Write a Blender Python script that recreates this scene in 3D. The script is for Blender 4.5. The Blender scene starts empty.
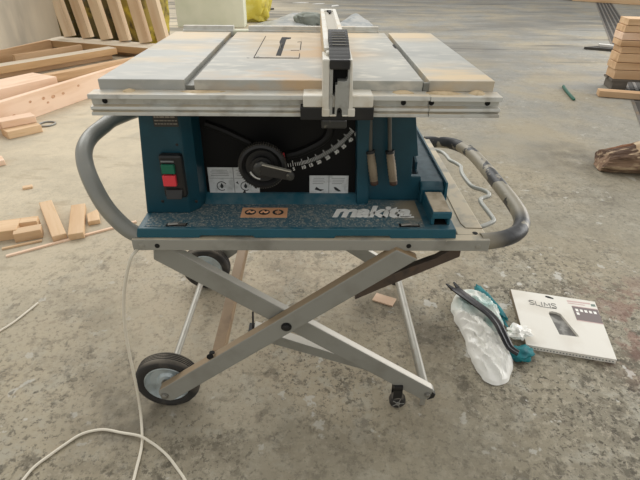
import bpy, bmesh, math, random
from mathutils import Vector, Matrix, noise as mn
R = math.radians
random.seed(4)
C = bpy.context.scene.collection
sc = bpy.context.scene

# ------------------------------------------------------------------ materials
def srgb(r, g, b):
    f = lambda c: (c/255/12.92) if c/255 <= .04045 else ((c/255+.055)/1.055)**2.4
    return (f(r), f(g), f(b), 1)

def mat(name, col, rough=.6, metal=0, layers=(), bump=None, dust=None, spec=.5, coat=0, alpha=1, stretch=(1, 1, 1), rand=0, trans=0, blobs=()):
    """layers: (scale, colour, lo, hi, detail[, seed]) noise patches of another colour.
    dust: (colour, scale, lo, hi) patchy dust lying on faces that look up."""
    m = bpy.data.materials.new(name); m.use_nodes = True
    nt = m.node_tree; N = nt.nodes; L = nt.links
    bs = N['Principled BSDF']
    bs.inputs['Roughness'].default_value = rough
    bs.inputs['Metallic'].default_value = metal
    bs.inputs['Specular IOR Level'].default_value = spec
    bs.inputs['Coat Weight'].default_value = coat
    bs.inputs['Alpha'].default_value = alpha
    bs.inputs['Transmission Weight'].default_value = trans
    tc = N.new('ShaderNodeTexCoord')
    mp = N.new('ShaderNodeMapping'); mp.inputs['Scale'].default_value = stretch
    L.new(tc.outputs['Object'], mp.inputs['Vector'])
    vec = mp.outputs['Vector']
    if rand:
        oi = N.new('ShaderNodeObjectInfo'); ad = N.new('ShaderNodeVectorMath'); ad.operation = 'MULTIPLY_ADD'
        cb = N.new('ShaderNodeCombineXYZ')
        for k in range(3): L.new(oi.outputs['Random'], cb.inputs[k])
        L.new(cb.outputs[0], ad.inputs[0]); ad.inputs[1].default_value = (7, 13, 5); L.new(vec, ad.inputs[2])
        vec = ad.outputs[0]
    rgb = N.new('ShaderNodeRGB'); rgb.outputs[0].default_value = col
    cur = rgb.outputs[0]
    if rand:
        hs = N.new('ShaderNodeHueSaturation'); mr = N.new('ShaderNodeMapRange')
        mr.inputs['To Min'].default_value = 1-rand; mr.inputs['To Max'].default_value = 1+rand
        L.new(oi.outputs['Random'], mr.inputs['Value']); L.new(mr.outputs[0], hs.inputs['Value'])
        L.new(cur, hs.inputs['Color']); cur = hs.outputs[0]
    def noise(scale, lo, hi, detail, seed=0):
        t = N.new('ShaderNodeTexNoise'); t.noise_dimensions = '4D'
        t.inputs['Scale'].default_value = scale; t.inputs['Detail'].default_value = detail; t.inputs['W'].default_value = seed
        L.new(vec, t.inputs['Vector'])
        r = N.new('ShaderNodeMapRange'); r.clamp = True
        r.inputs['From Min'].default_value = lo; r.inputs['From Max'].default_value = hi
        L.new(t.outputs['Fac'], r.inputs['Value'])
        return r.outputs[0], t.outputs['Fac']
    def mix(fac, a, c):
        x = N.new('ShaderNodeMix'); x.data_type = 'RGBA'
        L.new(fac, x.inputs['Factor']); L.new(a, x.inputs[6]); x.inputs[7].default_value = c
        return x.outputs[2]
    for ly in layers:
        f, _ = noise(*([ly[0], ly[2], ly[3], ly[4]] + ([ly[5]] if len(ly) > 5 else [])))
        cur = mix(f, cur, ly[1])
    for bx, by, r0, r1, bc, bs_, blo, bhi in blobs:          # a spill of dust lying round one spot
        d = N.new('ShaderNodeVectorMath'); d.operation = 'DISTANCE'; m2 = N.new('ShaderNodeMapping'); m2.inputs['Scale'].default_value = (1, 1, 0)
        L.new(tc.outputs['Object'], m2.inputs[0]); L.new(m2.outputs[0], d.inputs[0]); d.inputs[1].default_value = (bx, by, 0)
        r = N.new('ShaderNodeMapRange'); r.clamp = True; r.interpolation_type = 'SMOOTHSTEP'
        for k_, x_ in zip(('From Min', 'From Max', 'To Min', 'To Max'), (r0, r1, 1, 0)): r.inputs[k_].default_value = x_
        L.new(d.outputs['Value'], r.inputs['Value']); f, _ = noise(bs_, blo, bhi, 6, 8)
        mu = N.new('ShaderNodeMath'); mu.operation = 'MULTIPLY'; L.new(f, mu.inputs[0]); L.new(r.outputs[0], mu.inputs[1])
        cur = mix(mu.outputs[0], cur, bc)
    if dust:
        f, _ = noise(dust[1], dust[2], dust[3], 6, 3)
        g = N.new('ShaderNodeNewGeometry'); sx = N.new('ShaderNodeSeparateXYZ')
        L.new(g.outputs['Normal'], sx.inputs[0])
        r = N.new('ShaderNodeMapRange'); r.clamp = True; r.inputs['From Min'].default_value = .5; r.inputs['From Max'].default_value = .9
        L.new(sx.outputs['Z'], r.inputs['Value'])
        mu = N.new('ShaderNodeMath'); mu.operation = 'MULTIPLY'; L.new(f, mu.inputs[0]); L.new(r.outputs[0], mu.inputs[1])
        cur = mix(mu.outputs[0], cur, dust[0])
    L.new(cur, bs.inputs['Base Color'])
    if bump:
        _, f = noise(bump[0], 0, 1, 5, 9)
        b = N.new('ShaderNodeBump'); b.inputs['Strength'].default_value = bump[1]; b.inputs['Distance'].default_value = bump[2]
        L.new(f, b.inputs['Height']); L.new(b.outputs[0], bs.inputs['Normal'])
    return m

DUST = srgb(203, 186, 158)
M = {}
SAW = srgb(214, 192, 156)
M['alu'] = mat('cast_aluminium', srgb(180, 180, 173), .5, .05, [(6, srgb(164, 165, 160), .42, .58, 5), (40, srgb(190, 188, 180), .5, .66, 4)], stretch=(.5, 1.2, 1),
               blobs=((-.24, .26, .05, .30, SAW, 9, .36, .62), (-.30, -.05, .02, .22, SAW, 9, .46, .64), (.29, .24, .03, .14, SAW, 12, .30, .52), (.30, -.24, .03, .16, SAW, 12, .38, .58)))
M['alu_dusty'] = mat('sawdust_covered_aluminium', srgb(180, 179, 171), .55, .03, [(6, srgb(166, 166, 159), .42, .58, 5), (30, srgb(202, 198, 186), .5, .66, 4)], stretch=(.6, 1.2, 1),
               blobs=((.03, .0, .03, .20, srgb(196, 166, 124), 10, .30, .56), (-.06, .24, .03, .26, srgb(208, 184, 146), 9, .30, .52), (.13, .25, .02, .12, SAW, 12, .28, .5), (-.02, .12, .05, .2, srgb(186, 164, 128), 22, .46, .64), (-.04, -.25, .02, .2, srgb(200, 170, 132), 14, .46, .62)))
M['heap'] = mat('sawdust', srgb(206, 184, 148), .8, 0, [(60, srgb(180, 158, 124), .5, .66, 4)])
M['ledge_dust'] = mat('dust_coat', srgb(196, 182, 158), .8, 0, [(40, srgb(166, 150, 126), .46, .64, 5)])
M['rail'] = mat('anodised_rail', srgb(206, 206, 199), .36, .1, [(30, srgb(172, 168, 158), .5, .7, 3)], dust=(srgb(208, 194, 170), 14, .4, .58))
M['slot'] = mat('groove_grey_metal', srgb(128, 128, 122), .5, .4)  # slot floors and ends in a darker grey
M['white_fence'] = mat('fence_painted_metal', srgb(222, 218, 206), .45, 0, [(30, srgb(206, 196, 176), .5, .7, 4)], dust=(srgb(214, 196, 164), 18, .52, .7))
M['groove_grey'] = mat('fence_groove_metal', srgb(176, 168, 150), .5)
M['fence_face'] = mat('fence_side_plywood', srgb(206, 182, 146), .6, 0, [(10, srgb(190, 165, 128), .45, .65, 4)], stretch=(1, .2, 3))
M['grey_cast'] = mat('grey_fence_head', srgb(168, 168, 162), .5, .2, [(60, srgb(150, 148, 140), .5, .7, 3)])
M['black'] = mat('black_plastic', srgb(26, 26, 27), .45, 0, [(25, srgb(40, 39, 37), .5, .7, 4)])
M['hole'] = mat('dark_opening', srgb(14, 13, 12), .8)
M['panel_black'] = mat('black_front_panel', srgb(12, 12, 13), .5, 0, [(12, srgb(20, 19, 18), .5, .75, 4)], spec=.2)
M['slot_black'] = mat('slot_black', srgb(24, 23, 22), .5, spec=.3)
M['smoke'] = mat('smoked_plastic', srgb(54, 54, 52), .3, 0, [(90, srgb(120, 116, 104), .58, .72, 3)])
M['knurl'] = mat('grey_knurled_rim', srgb(84, 80, 74), .5)
M['grip'] = mat('smoked_grip', srgb(44, 44, 43), .5, 0, [(14, srgb(66, 65, 61), .52, .7, 4)], spec=.3)
M['rib_light'] = mat('pale_rib', srgb(150, 144, 128), .5)  # ribs paler than the grip
M['blue'] = mat('teal_blue_powder_coat', srgb(28, 86, 102), .42, 0, [(14, srgb(30, 90, 110), .5, .7, 4), (140, srgb(44, 98, 114), .62, .75, 2)], dust=(srgb(96, 118, 124), 40, .35, .75))
M['blue_clean'] = mat('teal_blue_housing', srgb(18, 66, 80), .36, 0, [(14, srgb(24, 76, 92), .5, .7, 4)], dust=(srgb(84, 112, 122), 40, .3, .75))  # bluish top dust also paints in the ledge's smooth light-blue shading
M['blue_dusty'] = mat('teal_blue_under_sawdust', srgb(34, 84, 102), .6, 0, [(9, srgb(82, 108, 116), .2, .7, 6), (150, srgb(136, 140, 134), .5, .66, 4), (260, srgb(176, 172, 160), .56, .66, 3, 5), (14, srgb(40, 88, 104), .56, .7, 5, 4)], blobs=((.27, -.19, .02, .10, srgb(150, 138, 116), 30, .3, .5),))
M['frame'] = mat('grey_painted_steel', srgb(156, 154, 145), .5, .05, [(12, srgb(128, 126, 117), .48, .68, 4), (160, srgb(164, 158, 144), .66, .75, 2)], dust=(srgb(206, 192, 166), 18, .34, .52))
M['leg'] = mat('grey_painted_leg', srgb(150, 149, 141), .48, .15, [(16, srgb(140, 138, 129), .48, .68, 4)], dust=(srgb(214, 208, 196), 18, .12, .32))  # near-even pale dust also paints light onto the leg tops
M['leg_tan'] = mat('dust_stained_leg', srgb(150, 149, 141), .5, .1, [(16, srgb(140, 138, 129), .48, .68, 4)], dust=(srgb(160, 134, 100), 14, .2, .4))
M['brown_bar'] = mat('rust_brown_bar', srgb(92, 78, 68), .55, .2, [(14, srgb(128, 92, 60), .55, .72, 4), (40, srgb(70, 62, 58), .5, .7, 3)])
M['tan_tube'] = mat('tan_stained_square_tube', srgb(150, 126, 98), .6, .05, [(18, srgb(130, 108, 84), .48, .68, 4)])
M['tube'] = mat('grey_handle_tube', srgb(134, 134, 127), .35, .08, [(9, srgb(146, 142, 130), .5, .7, 4)])
M['worn'] = mat('worn_handle_tube', srgb(152, 144, 126), .45, .05, [(13, srgb(46, 47, 49), .515, .53, 9, 6), (40, srgb(168, 160, 142), .6, .7, 3)], blobs=((.49, -.24, .04, .11, srgb(50, 51, 53), 16, .36, .46),), bump=(60, .3, .004))
M['light_tube'] = mat('pale_steel_tube', srgb(160, 157, 147), .4, .25, [(30, srgb(150, 144, 134), .52, .7, 3)])
M['zinc'] = mat('zinc_wire', srgb(184, 184, 176), .45, .2)
M['rubber'] = mat('black_rubber', srgb(46, 44, 42), .75, 0, [(24, srgb(82, 76, 68), .5, .72, 5)], dust=(srgb(120, 112, 100), 20, .25, .5))
M['rim'] = mat('blue_grey_rim', srgb(192, 202, 204), .3, .3, [(16, srgb(146, 152, 150), .5, .7, 4)])
M['bolt'] = mat('bolt_steel', srgb(150, 148, 142), .35, .7)
M['shaft'] = mat('dark_shaft', srgb(92, 90, 84), .4, .4)
M['green'] = mat('green_button', srgb(10, 104, 78), .4)
M['red'] = mat('red_button', srgb(226, 62, 72), .4)
M['label'] = mat('paper_sticker', srgb(214, 216, 216), .5, 0, [(40, srgb(172, 174, 172), .5, .7, 3)])
M['ink'] = mat('dark_print', srgb(44, 46, 48), .6)
M['ink_soft'] = mat('grey_print', srgb(126, 128, 128), .6)
M['plate'] = mat('nameplate', srgb(62, 60, 56), .5, .2)
M['plate_print'] = mat('nameplate_print', srgb(148, 140, 128), .5)
M['orange'] = mat('orange_warning_sticker', srgb(234, 176, 132), .5, 0, [(40, srgb(220, 164, 122), .5, .7, 3)])
M['white_print'] = mat('white_letters', srgb(246, 244, 238), .5, 0, [(60, srgb(226, 224, 216), .5, .7, 3)])
M['scale_print'] = mat('scale_print', srgb(232, 232, 228), .5)
M['arm'] = mat('dark_grey_arm', srgb(40, 38, 36), .5)
M['silver'] = mat('silver_arm', srgb(186, 182, 170), .35, .4)
M['tan_grip'] = mat('tan_ribbed_grip', srgb(144, 130, 108), .55, 0, [(40, srgb(118, 104, 86), .5, .7, 3)])
M['dark_tip'] = mat('dark_brown_tip', srgb(70, 48, 36), .5)
M['cord'] = mat('white_cord', srgb(226, 218, 200), .45)
M['cord_grey'] = mat('grey_lead', srgb(150, 150, 146), .5)
M['wood'] = mat('pale_pine', srgb(216, 184, 146), .65, 0, [(9, srgb(198, 160, 118), .45, .68, 6), (50, srgb(206, 172, 130), .5, .7, 3), (3.2, srgb(150, 104, 66), .72, .77, 2, 4)], stretch=(.18, 1.6, 1.6), rand=.08)
M['wood_pink'] = mat('pink_pine', srgb(236, 206, 180), .65, 0, [(7, srgb(220, 184, 152), .46, .66, 5), (2.6, srgb(160, 110, 76), .72, .76, 2, 7)], stretch=(.3, 1.8, 1.8), rand=.04)
M['wood_tan'] = mat('tan_lumber', srgb(206, 172, 134), .68, 0, [(8, srgb(184, 146, 106), .44, .66, 5), (3, srgb(128, 92, 62), .73, .77, 2, 4)], stretch=(.16, 1.6, 1.6), rand=.14)
M['wood_dusty'] = mat('dusty_lumber', srgb(196, 160, 116), .7, 0, [(8, srgb(176, 138, 94), .44, .66, 5)], stretch=(.2, 1.6, 1.6), dust=(srgb(216, 204, 184), 6, .2, .42), rand=.05)
M['wood_stud'] = mat('stud_lumber', srgb(220, 196, 164), .68, 0, [(6, srgb(204, 174, 140), .44, .66, 5), (5, srgb(112, 76, 50), .70, .74, 2, 6)], stretch=(.2, 1.6, 1.6), rand=.07)
M['grey_wood'] = mat('weathered_pallet_wood', srgb(106, 98, 88), .8, 0, [(10, srgb(80, 74, 66), .45, .65, 4)], stretch=(.2, 1.5, 1.5))
M['sheet'] = mat('grey_beige_sheet', srgb(204, 194, 174), .7, 0, [(2.2, srgb(174, 166, 150), .42, .62, 4), (6, srgb(200, 190, 170), .55, .7, 3)], stretch=(1, 1, .25))
M['foam'] = mat('pale_cream_board', srgb(226, 226, 204), .7, 0, [(3, srgb(214, 216, 192), .45, .65, 3)])
M['yellow'] = mat('yellow_wrapping', srgb(214, 196, 78), .5, 0, [(8, srgb(226, 214, 120), .48, .66, 4), (6, srgb(150, 130, 44), .58, .7, 4, 3)])
M['olive'] = mat('olive_wrapping', srgb(96, 84, 44), .6, 0, [(7, srgb(150, 130, 50), .54, .66, 4), (9, srgb(46, 44, 26), .52, .66, 4, 5), (5, srgb(112, 120, 116), .62, .7, 3, 8)])
M['olive_yellow'] = mat('olive_yellow_wrapping', srgb(150, 132, 60), .6, 0, [(6, srgb(196, 178, 66), .5, .62, 4), (7, srgb(84, 72, 40), .5, .62, 4, 5)])
M['film'] = mat('clear_film', srgb(206, 206, 202), .3, 0, [(6, srgb(166, 174, 178), .45, .65, 4)], alpha=.62)
M['bag'] = mat('translucent_bag', srgb(246, 244, 236), .3, 0, [(40, srgb(250, 248, 242), .5, .7, 4)], alpha=.95, blobs=((.60, .42, .02, .11, srgb(150, 190, 184), 14, .36, .54), (.63, .30, .01, .07, srgb(140, 184, 178), 18, .38, .54)))
M['teal'] = mat('teal_fabric', srgb(8, 116, 122), .7, 0, [(40, srgb(12, 92, 100), .45, .65, 4)], bump=(90, .5, .004))
M['bar'] = mat('dark_forged_steel', srgb(44, 44, 46), .38, .5, [(20, srgb(70, 66, 64), .52, .72, 4)])
M['card'] = mat('white_card', srgb(228, 224, 214), .6, 0, [(10, srgb(218, 212, 200), .48, .68, 4)])
M['card_edge'] = mat('card_edge', srgb(132, 118, 98), .8)
M['card_grey'] = mat('grey_printed_panel', srgb(120, 108, 106), .6)
M['card_pink'] = mat('faint_pink_print', srgb(206, 176, 172), .6)
M['contents'] = mat('grey_wrapped_contents', srgb(104, 102, 98), .35, 0, [(30, srgb(150, 148, 142), .5, .62, 4)])
M['bark'] = mat('rough_bark', srgb(140, 114, 92), .9, 0, [(6, srgb(84, 62, 47), .47, .56, 7), (22, srgb(186, 162, 132), .54, .66, 5), (5, srgb(120, 76, 44), .6, .68, 4, 4)], stretch=(.4, 1.6, 1.6), bump=(16, 1, .05))
M['log_pale'] = mat('pale_top_wood', srgb(196, 176, 146), .8, 0, [(7, srgb(170, 144, 112), .44, .62, 5)], stretch=(.3, 2, 2), bump=(14, .6, .01))
M['grate'] = mat('grate_steel', srgb(104, 100, 94), .6, .3, [(9, srgb(124, 104, 80), .5, .66, 4)])
M['pit'] = mat('drain_pit', srgb(58, 54, 49), .9)
M['greenstrip'] = mat('green_strip', srgb(30, 88, 70), .5)
M['dark_scrap'] = mat('dark_scrap', srgb(66, 64, 60), .7)
M['white_scrap'] = mat('white_scrap', srgb(214, 212, 206), .6)
M['ringm'] = mat('grey_ring', srgb(140, 138, 132), .5, .3)

# concrete floor
def floor_mat():
    m = bpy.data.materials.new('dusty_concrete'); m.use_nodes = True
    nt = m.node_tree; N = nt.nodes; L = nt.links; bs = N['Principled BSDF']
    bs.inputs['Roughness'].default_value = .72; bs.inputs['Specular IOR Level'].default_value = .35
    tc = N.new('ShaderNodeTexCoord')
    def nz(scale, detail, rough=.55, seed=0, st=(1, 1, 1), dist=0):
        mp = N.new('ShaderNodeMapping'); mp.inputs['Scale'].default_value = st; L.new(tc.outputs['Object'], mp.inputs[0])
        t = N.new('ShaderNodeTexNoise'); t.noise_dimensions = '4D'
        t.inputs['Scale'].default_value = scale; t.inputs['Detail'].default_value = detail; t.inputs['Roughness'].default_value = rough
        t.inputs['W'].default_value = seed; t.inputs['Distortion'].default_value = dist
        L.new(mp.outputs[0], t.inputs['Vector']); return t.outputs['Fac']
    def rng(v, lo, hi, a=0, b=1):
        r = N.new('ShaderNodeMapRange'); r.clamp = True
        for k, x in zip(('From Min', 'From Max', 'To Min', 'To Max'), (lo, hi, a, b)): r.inputs[k].default_value = x
        L.new(v, r.inputs['Value']); return r.outputs[0]
    def mth(op, a, b):
        x = N.new('ShaderNodeMath'); x.operation = op; x.use_clamp = True
        for k, v in enumerate((a, b)):
            if isinstance(v, (int, float)): x.inputs[k].default_value = v
            else: L.new(v, x.inputs[k])
        return x.outputs[0]
    def mix(f, a, b):
        x = N.new('ShaderNodeMix'); x.data_type = 'RGBA'
        L.new(f, x.inputs['Factor'])
        for k, v in ((6, a), (7, b)):
            if isinstance(v, tuple): x.inputs[k].default_value = v
            else: L.new(v, x.inputs[k])
        return x.outputs[2]
    sx = N.new('ShaderNodeSeparateXYZ'); L.new(tc.outputs['Object'], sx.inputs[0])
    def blob(x, y, r0, r1):
        d = N.new('ShaderNodeVectorMath'); d.operation = 'DISTANCE'
        L.new(tc.outputs['Object'], d.inputs[0]); d.inputs[1].default_value = (x, y, 0)
        return rng(d.outputs['Value'], r0, r1, 1, 0)
    far = rng(sx.outputs['Y'], .8, 3.5, 0, 1)
    col = mix(far, FL['base'], FL['grey'])
    col = mix(rng(nz(1.6, 8, .62), .44, .6, 0, .8), col, FL['tan'])
    # pale sawdust, thick on the left by the timber, thinning to the right
    left = rng(sx.outputs['X'], -1.2, .5, 1, 0)
    near = rng(sx.outputs['Y'], -.5, 1.3, .25, 1)
    side = mth('MULTIPLY', left, near)
    col = mix(mth('MULTIPLY', side, rng(nz(2.6, 9, .66, 2, (1, 1, 1), .4), .3, .58, .45, 1)), col, FL['dust'])
    # sawdust below the saw
    mid = blob(-.15, .75, .25, 1.0)
    col = mix(mth('MULTIPLY', mid, rng(nz(8, 9, .72, 5), .38, .6, .15, .9)), col, FL['dust2'])
    # mottling at several sizes: old cement film, worn dark aggregate, grit
    keep = rng(side, 0, .8, 1, .3)
    nearf = mth('MULTIPLY', rng(sx.outputs['Y'], .45, 1.9, 1, .28), rng(nz(1.7, 6, .6, 73), .40, .60, .35, 1))
    def m_(f): return mth('MULTIPLY', mth('MULTIPLY', f, keep), nearf)
    col = mix(m_(rng(nz(3.6, 10, .7, 7), .50, .58, 0, .7)), col, FL['dark2'])
    col = mix(m_(rng(nz(9, 9, .72, 31), .52, .58, 0, .75)), col, FL['pale'])
    col = mix(m_(rng(nz(14, 10, .76, 11), .52, .58, 0, .8)), col, FL['dark'])
    col = mix(m_(rng(nz(42, 8, .75, 13), .53, .56, 0, .8)), col, FL['speck'])
    col = mix(m_(rng(nz(60, 7, .75, 17), .54, .57, 0, .95)), col, FL['dark'])
    col = mix(m_(rng(nz(7, 8, .7, 71), .585, .62, 0, .85)), col, FL['oil_shade'])
    col = mix(m_(rng(nz(12, 5, .55, 47), .62, .64, 0, .9)), col, FL['chip'])
    col = mix(m_(rng(nz(26, 3, .5, 53), .65, .67, 0, .9)), col, FL['oil_shade'])
    # trodden drag marks in the sawdust to the left
    col = mix(mth('MULTIPLY', side, rng(nz(5, 8, .7, 59, (.6, 1.6, 1)), .55, .64, 0, .5)), col, FL['drag'])
    # sweeping streaks far back
    far2 = rng(sx.outputs['Y'], 3, 5.5, 0, 1)
    col = mix(mth('MULTIPLY', far2, rng(nz(1.1, 8, .66, 19, (.35, 1.4, 1)), .47, .6, 0, .85)), col, FL['streak'])
    col = mix(mth('MULTIPLY', far2, rng(nz(2.2, 8, .68, 23, (.25, 2.2, 1)), .56, .66, 0, .8)), col, FL['streak2'])
    col = mix(mth('MULTIPLY', far, rng(nz(3.0, 8, .68, 27, (.4, 1.6, 1)), .58, .68, 0, .6)), col, FL['pale'])
    # old red paint worn into the slab by the carton, cast shadows painted by bag, scissor legs, front wheel and log
    red = mth('MULTIPLY', blob(1.27, .28, .05, .42), rng(nz(8, 8, .68, 29), .5, .55, 0, .85))
    col = mix(red, col, FL['red'])
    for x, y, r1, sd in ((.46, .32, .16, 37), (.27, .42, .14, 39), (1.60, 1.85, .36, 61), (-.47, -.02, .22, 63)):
        col = mix(mth('MULTIPLY', blob(x, y, .02, r1), rng(nz(9, 7, .62, sd), .3, .58, 0, .75)), col, FL['oil_shade'])
    L.new(col, bs.inputs['Base Color'])
    b = N.new('ShaderNodeBump'); b.inputs['Strength'].default_value = .5; b.inputs['Distance'].default_value = .005
    L.new(nz(70, 9, .75, 41), b.inputs['Height']); L.new(b.outputs[0], bs.inputs['Normal'])
    return m
FL = dict(base=srgb(146, 139, 121), grey=srgb(138, 137, 131), tan=srgb(158, 147, 124), dust=srgb(204, 191, 166), dust2=srgb(188, 173, 150), dark=srgb(84, 78, 66), dark2=srgb(106, 98, 82),
          speck=srgb(174, 165, 146), pale=srgb(172, 167, 152), chip=srgb(198, 195, 186), streak=srgb(110, 108, 102), streak2=srgb(84, 82, 78), red=srgb(130, 88, 78), oil_shade=srgb(78, 72, 60), drag=srgb(160, 145, 120))
M['floor'] = floor_mat()

# ------------------------------------------------------------------ mesh helpers
ORG = {}
def thing(name, label, cat, loc=(0, 0, 0), group=None):
    o = bpy.data.objects.new(name, None); C.objects.link(o); o.location = loc; o.empty_display_size = .1
    o['label'] = label; o['category'] = cat; o['kind'] = 'thing'
    if group: o['group'] = group
    ORG[o] = Vector(loc); return o
def tag(o, label, cat, group=None):
    o['label'] = label; o['category'] = cat; o['kind'] = 'thing'
    if group: o['group'] = group
    return o
def obj(name, bm, m, parent=None, smooth=False, bevel=0, label=None, angle=None, seg=2):
    if parent is not None:
        ORGP = ORG[parent]; bmesh.ops.translate(bm, verts=bm.verts, vec=-ORGP)
    bmesh.ops.recalc_face_normals(bm, faces=bm.faces)
    me = bpy.data.meshes.new(name); bm.to_mesh(me); bm.free()
    ms = m if isinstance(m, (list, tuple)) else [m]
    for x in ms: me.materials.append(M[x] if isinstance(x, str) else x)
    if smooth:
        me.polygons.foreach_set('use_smooth', [True]*len(me.polygons))
        me.set_sharp_from_angle(angle=R(angle or 40))
    o = bpy.data.objects.new(name, me); C.objects.link(o)
    if parent is not None: o.parent = parent; ORG[o] = ORG[parent]
    if bevel:
        b = o.modifiers.new('Bevel', 'BEVEL'); b.width = bevel; b.segments = seg; b.limit_method = 'ANGLE'; b.angle_limit = R(35)
    if label: o['label'] = label
    return o
def BM(): return bmesh.new()
def box(bm, x0, x1, y0, y1, z0, z1, mi=0):
    v = [bm.verts.new((x, y, z)) for x in (x0, x1) for y in (y0, y1) for z in (z0, z1)]
    for f in ((0, 1, 3, 2), (4, 6, 7, 5), (0, 4, 5, 1), (2, 3, 7, 6), (0, 2, 6, 4), (1, 5, 7, 3)):
        bm.faces.new([v[i] for i in f]).material_index = mi
    return bm
def loft(bm, a, b, mi=0):
    """two matching closed loops -> solid"""
    va = [bm.verts.new(p) for p in a]; vb = [bm.verts.new(p) for p in b]; n = len(a)
    bm.faces.new(va[::-1]).material_index = mi; bm.faces.new(vb).material_index = mi
    for i in range(n): bm.faces.new((va[i], va[(i+1) % n], vb[(i+1) % n], vb[i])).material_index = mi
    return bm
def pxz(bm, pts, y0, y1, mi=0): return loft(bm, [(x, y0, z) for x, z in pts], [(x, y1, z) for x, z in pts], mi)
def pyz(bm, pts, x0, x1, mi=0): return loft(bm, [(x0, y, z) for y, z in pts], [(x1, y, z) for y, z in pts], mi)
def pxy(bm, pts, z0, z1, mi=0): return loft(bm, [(x, y, z0) for x, y in pts], [(x, y, z1) for x, y in pts], mi)
def frame_of(t):
    t = t.normalized(); u = Vector((0, 0, 1)) if abs(t.z) < .95 else Vector((1, 0, 0))
    a = t.cross(u).normalized(); return a, a.cross(t).normalized()
def tube(bm, pts, r, n=12, caps=True, closed=False, mi=0):
    P = [Vector(p) for p in pts]; rings = []; k = len(P); a = None
    for i, p in enumerate(P):
        t = (P[(i+1) % k]-P[i-1]) if closed else (P[min(i+1, k-1)]-P[max(i-1, 0)])
        t.normalize()
        if a is None: a, b = frame_of(t)
        else:
            a = (a - t*a.dot(t)).normalized(); b = a.cross(t).normalized()
        rr = r[i] if isinstance(r, (list, tuple)) else r
        rings.append([bm.verts.new(p + (a*math.cos(2*math.pi*j/n) + b*math.sin(2*math.pi*j/n))*rr) for j in range(n)])
    for i in range(k if closed else k-1):
        A, B = rings[i], rings[(i+1) % k]
        for j in range(n): bm.faces.new((A[j], A[(j+1) % n], B[(j+1) % n], B[j])).material_index = mi
    if caps and not closed:
        bm.faces.new(rings[0][::-1]).material_index = mi; bm.faces.new(rings[-1]).material_index = mi
    return bm
def smooth_path(pts, sub=6, closed=False):
    P = [Vector(p) for p in pts]; out = []; n = len(P)
    for i in range(n if closed else n-1):
        if closed: p0, p1, p2, p3 = P[i-1], P[i], P[(i+1) % n], P[(i+2) % n]
        else: p0, p1, p2, p3 = P[max(i-1, 0)], P[i], P[i+1], P[min(i+2, n-1)]
        for s in range(sub):
            t = s/sub
            out.append(.5*((2*p1)+(p2-p0)*t+(2*p0-5*p1+4*p2-p3)*t*t+(3*p1-p0-3*p2+p3)*t**3))
    if not closed: out.append(P[-1])
    return out
def lathe(bm, prof, c, axis='Y', n=40, closed=False, mi=0):
    """prof: (r, h) along the axis"""
    c = Vector(c); rings = []
    for r, h in prof:
        ring = []
        for j in range(n):
            a = 2*math.pi*j/n
            if axis == 'Y': q = Vector((r*math.cos(a), h, r*math.sin(a)))
            elif axis == 'X': q = Vector((h, r*math.cos(a), r*math.sin(a)))
            else: q = Vector((r*math.cos(a), r*math.sin(a), h))
            ring.append(bm.verts.new(c+q))
        rings.append(ring)
    k = len(rings)
    for i in range(k if closed else k-1):
        A, B = rings[i], rings[(i+1) % k]
        for j in range(n): bm.faces.new((A[j], A[(j+1) % n], B[(j+1) % n], B[j])).material_index = mi
    if not closed:
        bm.faces.new(rings[0][::-1]).material_index = mi; bm.faces.new(rings[-1]).material_index = mi
    return bm
def text_bm(s, size, depth=.0004, shear=0, bold=0, mtx=None, align='LEFT', spacing=1):
    cu = bpy.data.curves.new('t', 'FONT'); cu.body = s; cu.size = size; cu.extrude = depth; cu.shear = shear; cu.offset = bold; cu.align_x = align; cu.space_character = spacing
    ob = bpy.data.objects.new('t', cu); C.objects.link(ob)
    dg = bpy.context.evaluated_depsgraph_get(); me = bpy.data.meshes.new_from_object(ob.evaluated_get(dg))
    bm = BM(); bm.from_mesh(me); bpy.data.objects.remove(ob); bpy.data.meshes.remove(me); bpy.data.curves.remove(cu)
    if mtx: bm.transform(mtx)
    return bm
def merge(a, b):
    me = bpy.data.meshes.new('m'); b.to_mesh(me); a.from_mesh(me); bpy.data.meshes.remove(me); b.free(); return a
XZ = Matrix.Rotation(R(90), 4, 'X')            # text upright, read from -Y
def bolt(bm, x, y, z, r=.006, h=.004, n=6): return lathe(bm, [(r, 0), (r, -h*.7), (r*.7, -h)], (x, y, z), 'Y', n)

# ------------------------------------------------------------------ setting
bm = BM(); s = 26
bm.faces.new([bm.verts.new(p) for p in ((-s, -s, 0), (s, -s, 0), (s, s+8, 0), (-s, s+8, 0))])
o = obj('floor', bm, 'floor'); o['kind'] = 'structure'

# ------------------------------------------------------------------ folding stand
stand = thing('folding_stand', 'grey scissor leg folding stand with two wheels carrying the blue table saw', 'stand', (0, .28, 0))
bm = box(BM(), -.358, .41, -.013, .012, .5215, .5489)
fr = obj('frame_rail', bm, 'frame', stand, bevel=.002)
for x in (-.305, .235):
    b = BM(); lathe(b, [(.0055, 0), (.0055, -.0012)], (x, -.0125, .5335 if x < 0 else .5345), 'Y', 12); obj('bolt_hole', b, 'hole', fr)
for x in (-.338, .385):
    b = BM(); lathe(b, [(.0062, 0), (.0055, -.002), (.002, -.003)], (x, -.0125, .5335), 'Y', 14); obj('rivet', b, 'light_tube', fr, smooth=True)
bm = box(BM(), .345, .408, .012, .632, .5215, .5489)
rr = obj('frame_rail', bm, 'frame', stand, bevel=.002)
b = BM(); tube(b, [(.366, .62, .5492), (.366, .2, .5492), (.364, .06, .5492), (.37, .04, .5492), (.407, .038, .5492)], .0012, 6); obj('groove', b, 'card_edge', rr)
b = BM(); lathe(b, [(.006, 0), (.006, .0008)], (.385, .018, .5486), 'Z', 12); obj('screw_hole', b, 'hole', rr)
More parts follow.
